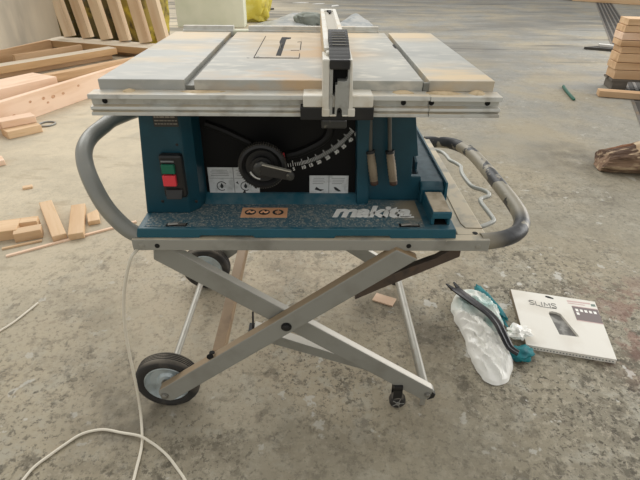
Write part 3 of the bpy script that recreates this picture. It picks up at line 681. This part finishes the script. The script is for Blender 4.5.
pc = smooth_path([(-1.05, .20, .004), (-1.007, .27, .004), (-.994, .303, .004), (-.972, .347, .004), (-.954, .404, .004), (-.941, .447, .004)], 6)
tag(obj('cord_end', tube(BM(), pc, .0035, 10), 'cord', smooth=True), 'short white cord end alone on the floor near the left edge', 'cord')

# ------------------------------------------------------------------ timber
def timber(name, label, cat, a, b, w, h, m='wood', group=None, bevel=.003, side=0, cut0=0, cut1=0):
    """board from a to b (bottom centre line ends), w wide, h tall; local X runs along it"""
    a = Vector(a); b = Vector(b); L_ = (b-a).length
    bm = BM(); y0, y1 = -w/2+side*w/2, w/2+side*w/2
    loft(bm, [(0+cut0, y0, 0), (0-cut0, y1, 0), (0-cut0, y1, h), (0+cut0, y0, h)], [(L_+cut1, y0, 0), (L_-cut1, y1, 0), (L_-cut1, y1, h), (L_+cut1, y0, h)])
    o = obj(name, bm, m, bevel=bevel)
    d = b-a; o.location = a; o.rotation_euler = (0, -math.atan2(d.z, math.hypot(d.x, d.y)), math.atan2(d.y, d.x))
    return tag(o, label, cat, group)
# offcuts on the floor to the left of the saw
timber('timber_offcut', 'flat square-ended offcut leaning left, beside the lap-jointed block', 'offcut', (-1.262, 1.187, 0), (-1.052, .870, 0), .056, .03, 'wood')
timber('timber_offcut', 'flat offcut between the leaning offcut and the raised handle', 'offcut', (-1.092, 1.157, 0), (-.988, .882, 0), .062, .03, 'wood')
timber('timber_offcut', 'small wedge offcut half hidden by the raised grey handle', 'offcut', (-1.004, 1.10, 0), (-.962, 1.01, 0), .05, .022, 'wood', cut0=.018)
bm = BM(); box(bm, -.32, .0, -.055, .055, 0, .045); box(bm, .0, .07, .005, .055, 0, .045)
o = tag(obj('timber_block', bm, 'wood', bevel=.002), 'notched lap-jointed timber block at the left edge of the floor', 'timber'); o.location = (-1.255, .94, 0); o.rotation_euler = (0, 0, R(18))
bm = BM(); box(bm, -.05, .055, -.028, .028, 0, .042)
o = tag(obj('timber_block', bm, 'wood', bevel=.002), 'short block sitting in the notch of the lap-jointed timber', 'timber'); o.location = (-1.200, .898, 0); o.rotation_euler = (0, 0, R(24))
timber('wood_strip', 'long thin pale strip lying across the floor under the raised handle', 'strip', (-1.215, .745, 0), (-.782, 1.035, 0), .013, .008, 'wood_pink', bevel=.001)
timber('wood_strip', 'thin short stick beside the notched timber block', 'strip', (-1.262, .80, 0), (-1.13, .868, 0), .012, .008, 'wood', bevel=.001)
timber('wood_chip', 'small wood chip on dusty floor left of the grey handle', 'offcut', (-1.476, 1.38, 0), (-1.436, 1.402, 0), .03, .012, 'wood', bevel=.002)
timber('wood_chip', 'pale offcut on the floor cut by the left edge of the photo', 'offcut', (-1.86, 1.66, 0), (-1.765, 1.735, 0), .09, .03, 'wood_pink', bevel=.002)
timber('wood_chip', 'pale flat chip on the floor behind the scissor legs', 'offcut', (.250, .486, 0), (.318, .452, 0), .045, .006, 'wood_pink', bevel=.001)
# big timbers by the left wall frame
bb = timber('timber_beam', 'big pink-white timber beam on edge, knots on its near face', 'timber', (-2.40, 1.45, 0), (-1.52, 4.02, 0), .05, .17, 'wood_pink', side=1)
kb = BM(); kb.from_mesh(bb.data); bb.data.materials.append(mat('pine_knot', srgb(206, 162, 128), .7, 0, [(60, srgb(170, 120, 86), .45, .62, 4)]))
for sx, sz, r_ in ((1.32, .11, .011), (1.41, .10, .013), (1.51, .10, .010), (1.20, .115, .009), (1.04, .06, .010), (1.35, .072, .008), (1.68, .12, .009), (.92, .10, .008)):
    vs_ = [kb.verts.new((sx+1.5*r_*math.cos(2*math.pi*k/14), -.0007, sz+r_*math.sin(2*math.pi*k/14))) for k in range(14)]
    kb.faces.new(vs_).material_index = 1
kb.to_mesh(bb.data); kb.free()
timber('shadow_filler_timber', 'added brown timber filling the shadow between the slanting timber and the big knotted beam', 'timber', (-2.62, 3.30, 0), (-1.72, 4.62, 0), .10, .075, 'wood_tan')  # added timber, stands in for brown shadow between the beams
timber('timber_plank', 'thick flat-topped timber lying against the back of the big knotted beam', 'timber', (-2.80, 2.10, 0), (-2.20, 3.22, 0), .30, .165, 'wood_pink', side=-.0)
timber('timber_offcut', 'lower of two offcut blocks under the end of the big knotted beam', 'offcut', (-1.99, 2.16, 0), (-1.845, 2.315, 0), .12, .05, 'wood', bevel=.004)
o = timber('timber_offcut', 'slanted upper offcut block under the end of the big knotted beam', 'offcut', (-2.04, 2.215, .051), (-1.885, 2.36, .051), .10, .045, 'wood_pink', bevel=.004)
timber('floor_plate', 'dusty timber running up from the left edge to the stud wall plate', 'timber', (-3.40, 3.10, .055), (-2.20, 4.755, .055), .15, .065, 'wood_dusty')
timber('added_gap_timber', 'recessed brown timber added for the dark gap under the slanting dusty timber', 'timber', (-3.42, 3.13, 0), (-2.24, 4.755, 0), .06, .054, 'wood_tan')  # added lower board, set back to give a dark gap below
timber('wall_plate', 'dusty timber bottom plate that carries the five upright studs', 'timber', (-3.24, 5.36, .05), (-1.42, 4.72, .05), .28, .07, 'wood_dusty')
timber('added_gap_timber', 'recessed brown timber added for the dark gap under the plate that carries the studs', 'timber', (-3.22, 5.40, 0), (-1.44, 4.78, 0), .14, .049, 'wood_tan')  # also added, keeps the gap under the stud plate dark
timber('blocking_piece', 'short timber crosspiece between the wall plate and the slanting timber', 'timber', (-3.05, 4.30, 0), (-2.62, 4.92, 0), .05, .115, 'wood_tan')
timber('blocking_piece', 'timber crosspiece under the grey sheet beside the wall plate', 'timber', (-3.45, 3.95, 0), (-3.08, 5.14, 0), .06, .13, 'wood_tan')
for i, (x, y) in enumerate(((-2.93, 5.385), (-2.68, 5.30), (-2.415, 5.19), (-2.165, 5.10), (-1.90, 5.0), (-1.67, 4.93))):
    lean = R(-9+random.uniform(-1, 1))
    bm = BM(); Ls = 1.6; box(bm, 0, Ls, -.035, .035, -.065, .065)
    o = obj('wall_stud', bm, 'wood_stud', bevel=.003)
    labs = ['upright stud standing at the edge of the grey sheet', 'second upright stud from the grey sheet', 'third upright stud from the grey sheet', 'fourth upright stud from the grey sheet', 'fifth upright stud from the grey sheet', 'last upright stud, beside the pale cream board behind the saw']
    tag(o, labs[i], 'stud', 'studs of the timber wall frame')
    # local X up, local Z along the plate
    d = Vector((.943, -.332, 0)); up = (Vector((0, 0, 1))*math.cos(lean) + d*math.sin(lean)).normalized(); zz = (d - up*d.dot(up)).normalized(); yy_ = zz.cross(up)
    o.matrix_world = Matrix.Translation((x, y, .1315)) @ Matrix((up, yy_, zz)).transposed().to_4x4()
# grey sheet at the left
bm = BM(); d = Vector((-2.985, 5.275, 0)); e = Vector((-3.62, 2.6, 0)); n_ = Vector((-.973, .231, 0))*.018
loft(bm, [d+Vector((0, 0, .15)), e+Vector((0, 0, .15)), e+n_+Vector((0, 0, .15)), d+n_+Vector((0, 0, .15))], [d+Vector((0, 0, 1.8)), e+Vector((0, 0, 1.8)), e+n_+Vector((0, 0, 1.8)), d+n_+Vector((0, 0, 1.8))])
tag(obj('wall_sheet', bm, 'sheet'), 'large grey beige sheet standing upright beside the timber studs', 'sheet')
# pale boards and wrapped bundles beyond
bm = BM(); box(bm, -2.09, -1.05, 7.2, 7.5, 0, 1.25)
tag(obj('insulation_board', bm, 'foam', bevel=.01), 'pale cream board block standing behind the saw', 'board')
def lump(name, c, sx, sy, sz, m, label, cat, seed, amp=.16, sub=4, group=None, flat=True, fr=2.2):
    b = BM(); bmesh.ops.create_icosphere(b, subdivisions=sub, radius=1)
    for v in b.verts:
        n_ = v.co.normalized(); k = 1+amp*mn.fractal(n_*fr+Vector((seed, seed*2, 0)), 1, 2, 4)
        q = Vector((math.copysign(abs(n_.x)**.6, n_.x)*sx, math.copysign(abs(n_.y)**.6, n_.y)*sy, math.copysign(abs(n_.z)**.6, n_.z)*sz))*k
        if flat and q.z < -sz*.9: q.z = -sz*.9
        v.co = q
    zmin = min(v.co.z for v in b.verts)
    o = obj(name, b, m, smooth=True, angle=60); o.location = (c[0], c[1], c[2]-zmin)
    return tag(o, label, cat, group)
lump('insulation_bale', (-3.36, 6.15, 0), .30, .24, .55, 'olive', 'olive wrapped bale seen between the studs nearest the grey sheet', 'bale', 1.3)
lump('insulation_bale', (-2.72, 5.95, 0), .29, .22, .55, 'olive', 'olive yellow wrapped bale seen between the middle studs', 'bale', 4.1)
lump('insulation_bale', (-2.10, 5.75, 0), .27, .22, .60, 'olive_yellow', 'yellow wrapped bale seen between the farthest studs', 'bale', 7.7)
lump('yellow_bag', (-1.02, 8.0, 0), .28, .22, .36, 'yellow', 'crumpled yellow bag poking out beside the pale cream board', 'bag', 2.2, .3)

# ------------------------------------------------------------------ background floor clutter
def sheet_mesh(outline, cx, cy, h, seed, rings=14, fr=5, z0=.004):
    P = smooth_path([(x, y, 0) for x, y in outline], 6, True); b = BM(); c0 = Vector((cx, cy, 0)); cen = b.verts.new((cx, cy, h)); prev = None
    for i in range(1, rings+1):
        f_ = i/rings; ring = []
        for q in P:
            v = c0.lerp(q, f_); nn_ = mn.fractal(Vector((v.x*fr, v.y*fr, seed)), 1, 2, 4)
            rg = abs(mn.noise(Vector((v.x*fr*.8+seed, v.y*fr*.8, 3))))
            z = z0 + max(0, h*(1-f_**2.2)*(.75+.5*nn_) + h*.55*(.3-rg)*(1-f_**4))
            ring.append(b.verts.new((v.x, v.y, z if i < rings else z0)))
        n = len(ring)
        for k in range(n):
            if prev: b.faces.new((prev[k], ring[k], ring[(k+1) % n], prev[(k+1) % n]))
            else: b.faces.new((cen, ring[k], ring[(k+1) % n]))
        prev = ring
    return b
bm = sheet_mesh([(-1.0, 7.2), (-.72, 7.9), (-.42, 8.8), (-.22, 9.2), (.05, 9.0), (.15, 8.2), (.22, 7.4), (-.3, 6.9)], -.3, 7.8, .10, 3.3, fr=2.2)
tag(obj('plastic_film', bm, 'film', smooth=True, angle=70), 'crumpled clear plastic film on the floor left of the rip fence top', 'plastic film')
bm = sheet_mesh([(.30, 7.1), (.48, 7.9), (.68, 8.7), (.84, 8.95), (.93, 8.2), (.96, 7.4), (.6, 7.0)], .68, 7.8, .10, 6.1, fr=2.4)
tag(obj('plastic_film', bm, 'film', smooth=True, angle=70), 'crumpled clear plastic film on the floor right of the rip fence top', 'plastic film')
lump('cloth', (-.06, 7.45, .004), .22, .14, .10, mat('grey_green_cloth', srgb(128, 132, 124), .8), 'grey green bundle under the film behind the rip fence', 'cloth', 5.5, .25)
timber('dark_stick', 'short dark stick on the far floor beside the yellow bag', 'stick', (-1.0, 9.45, 0), (-.80, 9.75, 0), .05, .03, 'dark_scrap', bevel=.004)
for i, (x, y, lab) in enumerate(((-.30, 11.1, 'leftmost white scrap on the far floor above the rip fence'), (.10, 10.9, 'middle white scrap on the far floor above the rip fence'), (.45, 10.5, 'rightmost white scrap on the far floor above the rip fence'))):
    bm = BM(); pxy(bm, [(-.16, -.03), (.10, -.06), (.2, .02), (.02, .07)], 0.001, .012); o = tag(obj('paper_scrap', bm, 'white_scrap'), lab, 'scrap'); o.location = (x, y, 0); o.rotation_euler = (0, 0, .5*i)
bm = BM(); lathe(bm, [(.052, 0), (.058, .003), (.058, .009), (.052, .012), (.046, .009), (.046, .003)], (0, 0, 0), 'Z', 36, closed=True)
o = tag(obj('metal_ring', bm, 'ringm', smooth=True), 'flat grey ring on the floor beside the two offcut blocks', 'ring'); o.location = (-1.845, 2.425, .0005)
bm = BM(); tube(bm, smooth_path([(2.325, 3.60, .012), (2.285, 3.47, .012), (2.25, 3.33, .012), (2.225, 3.22, .012), (2.205, 3.12, .012)], 4), [.006]+[.013]*15+[.008], 8)
tag(obj('green_strip', bm, 'greenstrip', smooth=True), 'short dark green strip curved on the open floor at right', 'strip')
# scrap in front of the drain
timber('white_slat', 'thin white slat on the floor left of the lumber pile', 'slat', (3.66, 5.60, 0.031), (4.12, 5.28, 0.031), .05, .03, 'white_scrap', bevel=.002)
bm = BM(); pxy(bm, [(3.46, 5.55), (3.70, 5.43), (4.06, 5.10), (4.04, 5.38), (3.7, 5.64)], .0032, .030)
tag(obj('dark_offcut', bm, 'dark_scrap'), 'dark pointed scrap board beneath the white slat', 'scrap')

# drain grate across the hall
ga = Vector((2.06, 1.75, 0)); gb = Vector((6.82, 11.9, 0)); d = (gb-ga).normalized(); nrm = Vector((d.y, -d.x, 0)); gw = .34; GL = (gb-ga).length
t = thing('drain_grate', 'long dark drain grate let into the floor behind the lumber pile', 'grate', tuple(ga))
q = [ga, gb, gb+nrm*gw, ga+nrm*gw]
obj('channel', loft(BM(), [v+Vector((0, 0, .0004)) for v in q], [v+Vector((0, 0, .001)) for v in q]), 'pit', t)
b = BM()
for k in range(6):
    a_ = ga+nrm*(gw*k/5-.012); e_ = gb+nrm*(gw*k/5-.012); loft(b, [a_+Vector((0, 0, .001)), a_+nrm*.024+Vector((0, 0, .001)), a_+nrm*.024+Vector((0, 0, .003)), a_+Vector((0, 0, .003))], [e_+Vector((0, 0, .001)), e_+nrm*.024+Vector((0, 0, .001)), e_+nrm*.024+Vector((0, 0, .003)), e_+Vector((0, 0, .003))])
k = 0.0
while k < GL:
    a_ = ga+d*k; q = [a_, a_+d*.02, a_+d*.02+nrm*gw, a_+nrm*gw]; loft(b, [v+Vector((0, 0, .001)) for v in q], [v+Vector((0, 0, .0028)) for v in q]); k += .5
obj('grate_bars', b, 'grate', t)

# lumber pile at the right
pd = Vector((.985, -.17, 0)).normalized(); pn = Vector((-pd.y, pd.x, 0)); P0 = Vector((2.690, 3.468, 0))
PL = 2.2
pal = thing('pallet', 'weathered grey pallet under the pile of planks', 'pallet', tuple(P0))
def oriented(bm, o0, l0, l1, w0, w1, z0_, z1_):
    f_ = lambda l, w, z: o0+pd*l+pn*w+Vector((0, 0, z))
    return loft(bm, [f_(l0, w0, z0_), f_(l0, w1, z0_), f_(l0, w1, z1_), f_(l0, w0, z1_)], [f_(l1, w0, z0_), f_(l1, w1, z0_), f_(l1, w1, z1_), f_(l1, w0, z1_)])
for k in range(2): obj('deck_board', oriented(BM(), P0, .0, PL, .02+k*.12, .11+k*.12, .080, .098), 'grey_wood', pal)
for k, l in enumerate((.02, .95, 1.9)): obj('bearer', oriented(BM(), P0, l, l+.12, .03, .23, .0035, .080), 'grey_wood', pal)
hs = [.078, .062, .074, .055, .050, .060, .055, .055]; z = .099
mats_ = ['wood_tan', 'wood_tan', 'wood_tan', 'wood_tan', 'wood_tan', 'wood_pink', 'wood_tan', 'wood']
places = ['bottom plank', 'second plank from the bottom', 'third plank from the bottom', 'fourth plank from the bottom', 'fourth plank from the top', 'third plank from the top', 'second plank from the top', 'topmost plank']
for r_, h in enumerate(hs):
    off = random.uniform(-.012, .012); a_ = P0+pd*off+pn*(.12+r_*.008)+Vector((0, 0, z+.0005)); e_ = a_+pd*PL
    timber('lumber_plank', places[r_]+' in the lumber pile on the grey pallet', 'plank', a_, e_, .20, h-.004, mats_[r_], 'planks in the lumber pile', .003)
    z += h
timber('lumber_board', 'pale board lying on the floor in front of the lumber pile', 'plank', (2.49, 3.30, .0035), (4.2, 2.76, .0035), .10, .05, 'wood_tan')
# timbers at the far right top edge
timber('timber_beam', 'long pale beam on the far floor at the top right edge', 'timber', (6.42, 12.25, .0035), (9.2, 10.1, .0035), .14, .11, 'wood', bevel=.004)
timber('dark_beam', 'dark beam lying behind the pale beam at the top right edge', 'timber', (6.3, 12.62, .0035), (9.3, 10.36, .0035), .20, .16, 'dark_scrap', bevel=.004)

# log
b = BM(); n = 64; mseg = 36; Lg = .80; rings = []
for i in range(mseg+1):
    f_ = i/mseg; x = f_*Lg; ring = []
    for j in range(n):
        a = 2*math.pi*j/n
        r_ = .104*(.80+.16*min(1, f_*3.2)**.7)
        q = Vector((x*5, math.cos(a)*1.8, math.sin(a)*1.8))
        r_ *= 1+.20*mn.fractal(q, 1, 2, 5)+.16*(abs(mn.noise(Vector((x*3, math.cos(a)*5, math.sin(a)*5))))-.2)
        y_ = r_*math.cos(a)*1.15; z_ = r_*math.sin(a)
        if z_ > -.03: z_ = -.03+(z_+.03)*(.42+.58*min(1, f_/.30)**.8)
        xs_ = x+.03*(1-f_)*(math.sin(a)*.7+.3*mn.noise(Vector((math.cos(a)*3, math.sin(a)*3, 0))))
        ring.append(b.verts.new((xs_, y_, max(z_, -.0745))))
    rings.append(ring)
for i in range(mseg):
    for j in range(n):
        fc = b.faces.new((rings[i][j], rings[i+1][j], rings[i+1][(j+1) % n], rings[i][(j+1) % n]))
        aa = (j+.5)/n; fc.material_index = 1 if (.14 < aa < .42 and i > 5 and mn.noise(Vector((i*.25, j*.3, 1))) > -.25) else 0  # upper side of the log in the paler colour
fc = b.faces.new(rings[0][::-1]); b.faces.new(rings[-1])
o = tag(obj('log', b, ['bark', 'log_pale'], smooth=True, angle=70), 'rough brown log with bark and a paler top on the floor at the right edge', 'log')
o.location = (1.690, 1.70, .078); o.rotation_euler = (0, 0, math.atan2(-.05, .26))

# ------------------------------------------------------------------ bag, gloves, pry bar, carton
def bag_mesh(outline, cx, cy, rings=34, per=8):
    P = smooth_path([(x, y, 0) for x, y in outline], per, True); b = BM(); c0 = Vector((cx, cy, 0)); prev = None
    def hgt(v, f_):
        t_ = (v.y-.09)/.44                                     # 0 near end, 1 far end
        h = (.056 if t_ > .3 else .050)*(1-f_**3.2)**.55
        if .24 < t_ < .36: h *= .86
        # folds: sharp creases radiating from the gathered neck plus crumple facets
        fold = 0
        for sc_, am in ((8, .38), (14, .28), (30, .08)):
            q = Vector(((v.x+.45*v.y)*sc_*2.4+7, (v.y-.4*v.x)*sc_*.8-3, sc_)); a_ = abs(mn.noise(q)); fold += am*(min(1, a_*3.2)**.6*1.6-.9)
        return max(.002, h*(1-.55*fold)) if f_ < 1 else .0022
    cen = b.verts.new((cx, cy, hgt(c0, 0)))
    for i in range(1, rings+1):
        f_ = i/rings; ring = []
        for q in P:
            v = c0.lerp(q, f_); ring.append(b.verts.new((v.x+.004*mn.noise(v*40)*f_, v.y+.004*mn.noise(v*37+Vector((5, 0, 0)))*f_, hgt(v, f_))))
        n = len(ring)
        for k in range(n):
            if prev: b.faces.new((prev[k], ring[k], ring[(k+1) % n], prev[(k+1) % n]))
            else: b.faces.new((cen, ring[k], ring[(k+1) % n]))
        prev = ring
    return b
bm = bag_mesh([(.552, .500), (.585, .520), (.625, .515), (.655, .46), (.672, .40), (.668, .33), (.650, .25), (.652, .19), (.628, .135), (.598, .088), (.560, .076), (.530, .095), (.518, .145), (.516, .21), (.518, .29), (.510, .36), (.518, .44)], .585, .30)
tag(obj('plastic_bag', bm, 'bag', smooth=True, angle=12), 'crumpled white translucent plastic bag on the floor under the pry bar', 'bag')
b = BM(); bmesh.ops.create_icosphere(b, subdivisions=4, radius=1)
for v in b.verts:
    n_ = v.co.normalized(); k = 1+.5*mn.fractal(n_*1.8+Vector((3, 1, 4)), 1, 2, 4); v.co = Vector((n_.x*.033*k, n_.y*.03*k, max(n_.z*.018*k, -.012)))
o = tag(obj('plastic_wad', b, 'bag', smooth=True, angle=35), 'crumpled white plastic wad between the bag and the carton', 'plastic'); o.location = (.688, .268, .032)
def glove(loc, rot, L_, w, h, lab, seed):
    b = BM(); bmesh.ops.create_icosphere(b, subdivisions=4, radius=1)
    for v in b.verts:
        n_ = v.co.normalized(); k = 1+.3*mn.fractal(n_*2.2+Vector((seed, 0, 0)), 1, 2, 4); v.co = Vector((n_.x*L_*k, n_.y*w*k, max(n_.z*h*k, -h*.8)))
    zm = min(v.co.z for v in b.verts)
    o = tag(obj('glove', b, 'teal', smooth=True, angle=60), lab, 'glove'); o.location = (loc[0], loc[1], loc[2]-zm); o.rotation_euler = (0, 0, rot)
glove((.654, .435, .002), R(-78), .105, .018, .016, 'teal cloth glove sticking out along the far side of the bag', 1.7)
glove((.672, .190, .002), R(18), .043, .030, .016, 'teal cloth glove lump sticking out by the near corner of the carton', 5.2)
# pry bar
path = smooth_path([(.530, .458, .060), (.547, .412, .067), (.572, .358, .073), (.597, .308, .076), (.611, .262, .074), (.617, .215, .066), (.625, .175, .054), (.645, .158, .047)], 6)
N_ = len(path); b = BM(); rings = []
for i, q in enumerate(path):
    tt = (path[min(i+1, N_-1)]-path[max(i-1, 0)]).normalized(); sd = tt.cross(Vector((0, 0, 1))).normalized(); up = sd.cross(tt)
    f_ = i/(N_-1); w = .0145+.002*math.exp(-(f_/.15)**2)-.003*f_; h = .0048+.002*math.sin(f_*3.1)
    rings.append([b.verts.new(q+sd*x*w+up*y*h) for x, y in ((-1, -.5), (-.6, -1), (.6, -1), (1, -.5), (1, .5), (.55, 1), (0, .55), (-.55, 1), (-1, .5))])
for A, B_ in zip(rings, rings[1:]):
    for j in range(9): b.faces.new((A[j], A[(j+1) % 9], B_[(j+1) % 9], B_[j]))
b.faces.new(rings[0][::-1]); b.faces.new(rings[-1])
tt = (path[0]-path[1]).normalized(); sd = tt.cross(Vector((0, 0, 1))).normalized(); up = Vector((0, 0, 1))
for s in (-1, 1):
    c0 = path[0]+sd*s*.0095; e0 = c0+tt*.036+sd*s*.006+up*.006
    loft(b, [c0-sd*.0065-up*.005, c0+sd*.0065-up*.005, c0+sd*.0065+up*.005, c0-sd*.0065+up*.005], [e0-sd*.003-up*.001, e0+sd*.003-up*.001, e0+sd*.003+up*.0015, e0-sd*.003+up*.0015])
pb = tag(obj('pry_bar', b, 'bar', smooth=True, angle=35), 'dark steel pry bar with forked end lying across the plastic bag', 'pry bar')
# carton
ct = thing('carton', 'flat white printed carton with arched window lying beside the plastic bag', 'carton', (.86, .33, 0))
A = Vector((.753, .512, 0)); Bv = Vector((1.028, .440, 0)); Cv = Vector((.955, .160, 0)); Dv = Vector((.702, .225, 0))
u_ = Bv-A; v_ = Dv-A
def cp(a, b_, z=0):
    top_ = A.lerp(Bv, a); bo = Dv.lerp(Cv, a); r_ = top_.lerp(bo, b_); return Vector((r_.x, r_.y, z))
zt = .018
def quad_slab(bm, pts, z0_, z1_): return loft(bm, [cp(a, b_, z0_) for a, b_ in pts], [cp(a, b_, z1_) for a, b_ in pts])
arch = [(.435, .735), (.385, .38), (.40, .345), (.435, .33), (.485, .335), (.53, .355), (.655, .70), (.655, .725)]
outer = [(0, 0), (1, 0), (1, 1), (0, 1)]
# face with an arched window cut through
bm = BM(); ring_o = [(0, 1), (0, .36), (0, 0), (.48, 0), (1, 0), (1, .34), (1, .72), (1, 1)]
vt = [bm.verts.new(cp(a, b_, zt)) for a, b_ in ring_o]; vi = [bm.verts.new(cp(a, b_, zt)) for a, b_ in arch]; vb = [bm.verts.new(cp(a, b_, zt-.009)) for a, b_ in arch]; v0 = [bm.verts.new(cp(a, b_, .001)) for a, b_ in ring_o]
n = 8
for i in range(n):
    j = (i+1) % n
    bm.faces.new((vt[i], vt[j], vi[j], vi[i])); bm.faces.new((vi[i], vi[j], vb[j], vb[i])); bm.faces.new((vt[j], vt[i], v0[i], v0[j]))
bm.faces.new(v0)
sl = obj('sleeve', bm, 'card', ct, bevel=.0006)
obj('contents', quad_slab(BM(), [(.37, .30), (.67, .30), (.67, .76), (.37, .76)], zt-.0105, zt-.0088), 'contents', ct, label='grey wrapped contents seen in the window')
b = BM(); loft(b, [cp(-.004, -.002, .001), cp(-.001, -.002, .001), cp(-.001, -.002, zt-.001), cp(-.004, -.002, zt-.001)], [cp(-.004, 1, .001), cp(-.001, 1, .001), cp(-.001, 1, zt-.001), cp(-.004, 1, zt-.001)]); obj('open_edge', b, 'card_edge', ct, label='brown corrugated edge')
b = BM(); quad_slab(b, [(.405, .038), (.43, .03), (.46, .035), (.505, .058), (.50, .078), (.44, .072), (.41, .058)], zt, zt+.0004); obj('hang_hole', b, 'hole', sl)
obj('printed_panel', quad_slab(BM(), [(.695, .165), (.995, .165), (1.0, .42), (.70, .42)], zt+.0001, zt+.0004), 'card_grey', sl, label='grey printed panel')
b = BM(); quad_slab(b, [(.66, .06), (.93, .05), (.93, .075), (.66, .085)], zt+.0001, zt+.0004); quad_slab(b, [(.70, .155), (.995, .150), (.995, .163), (.70, .165)], zt+.0001, zt+.0004); quad_slab(b, [(.66, .105), (.86, .10), (.86, .115), (.66, .12)], zt+.0001, zt+.0004); quad_slab(b, [(.70, .42), (1, .42), (1, .432), (.70, .432)], zt+.0001, zt+.0004); obj('pink_print', b, 'card_pink', sl)
b = BM(); quad_slab(b, [(.935, .065), (.985, .06), (.985, .105), (.935, .11)], zt+.0001, zt+.0004); obj('green_mark', b, mat('grey_green_print', srgb(112, 128, 118), .6), sl)
b = BM()
for k in range(5):
    a = .725+k*.052; quad_slab(b, [(a, .21), (a+.032, .21), (a+.034, .255), (a+.002, .255)], zt+.0004, zt+.0007)
quad_slab(b, [(.725, .275), (.757, .275), (.759, .32), (.727, .32)], zt+.0004, zt+.0007)
obj('printed_squares', b, 'white_print', sl)
b = BM()
for k in range(26):
    a = .06+k*.036; c0 = cp(a, 1.0015, .006); c1 = cp(a+.016, 1.0015, .006); loft(b, [c0, c1, c1+Vector((0, 0, .004)), c0+Vector((0, 0, .004))], [c0+Vector((.0003, .001, 0)), c1+Vector((.0003, .001, 0)), c1+Vector((.0003, .001, .004)), c0+Vector((.0003, .001, .004))])
obj('perforation', b, 'ink_soft', sl)
# lettering: drawn strokes SLIMS with a line under it
def strokes(bm, lines, ox, oy, w, h, r_=.0009):
    for ln in lines: tube(bm, [cp(ox+x*w, oy-y*h, zt+.0006) for x, y in ln], r_, 5)
b = BM(); G = {'S': [[(1, .92), (.75, 1), (.2, 1), (0, .8), (.15, .62), (.85, .40), (1, .2), (.8, 0), (.2, 0), (0, .08)]], 'L': [[(0, 1), (0, 0), (1, 0)]], 'I': [[(.4, 1), (.4, 0)]], 'M': [[(0, 0), (.05, 1), (.5, .3), (.95, 1), (1, 0)]]}
ox = .185
for ch, w in (('S', .060), ('L', .046), ('I', .02), ('M', .066), ('S', .056)):
    strokes(b, G[ch], ox, .255, w, .078); ox += w+.018
tube(b, [cp(.30, .272, zt+.0006), cp(.50, .268, zt+.0006)], .0007, 5)
obj('lettering', b, 'ink', sl)

# ------------------------------------------------------------------ light: overhead roof lights and daylight of the hall
def area(name, loc, target, size, sy, e, col=(1, 1, 1)):
    l = bpy.data.lights.new(name, 'AREA'); l.shape = 'RECTANGLE'; l.size = size; l.size_y = sy; l.energy = e; l.color = col
    o = bpy.data.objects.new(name, l); C.objects.link(o); o.location = loc
    o.rotation_euler = (Vector(target)-Vector(loc)).to_track_quat('-Z', 'Y').to_euler(); return o
area('roof_light', (-3.0, 8.0, 7.0), (-.5, 1.0, 0), 10, 5, 680, (1, .985, .95))
area('doorway_daylight', (7.5, 4.0, 1.9), (.0, .8, .4), 7, 3.6, 470, (1, .99, .97))
w = bpy.data.worlds.new('hall_daylight'); sc.world = w; w.use_nodes = True
nt = w.node_tree; bg = nt.nodes['Background']; bg.inputs['Color'].default_value = (1, .99, .96, 1); bg.inputs['Strength'].default_value = .72

# ------------------------------------------------------------------ camera
cam = bpy.data.cameras.new('camera'); co = bpy.data.objects.new('camera', cam); C.objects.link(co); sc.camera = co
cam.sensor_width = 36; cam.lens = 478.3767/640*36; cam.clip_start = .02; cam.clip_end = 200
P_, Y_, R_ = R(31.4911), R(.8502), R(.5903)
fwd = Vector((math.sin(Y_)*math.cos(P_), math.cos(Y_)*math.cos(P_), -math.sin(P_))); rt = Vector((math.cos(Y_), -math.sin(Y_), 0)); up = rt.cross(fwd)
r2_ = rt*math.cos(R_)+up*math.sin(R_); u2_ = -rt*math.sin(R_)+up*math.cos(R_)
co.matrix_world = Matrix.Translation((.0307, -.8836, 1.0825)) @ Matrix((r2_, u2_, -fwd)).transposed().to_4x4()
vs = sc.view_settings; vs.view_transform = 'Standard'; vs.look = 'None'; vs.gamma = 1; vs.use_curve_mapping = False; vs.exposure = -.06
sc.cycles.use_denoising = True
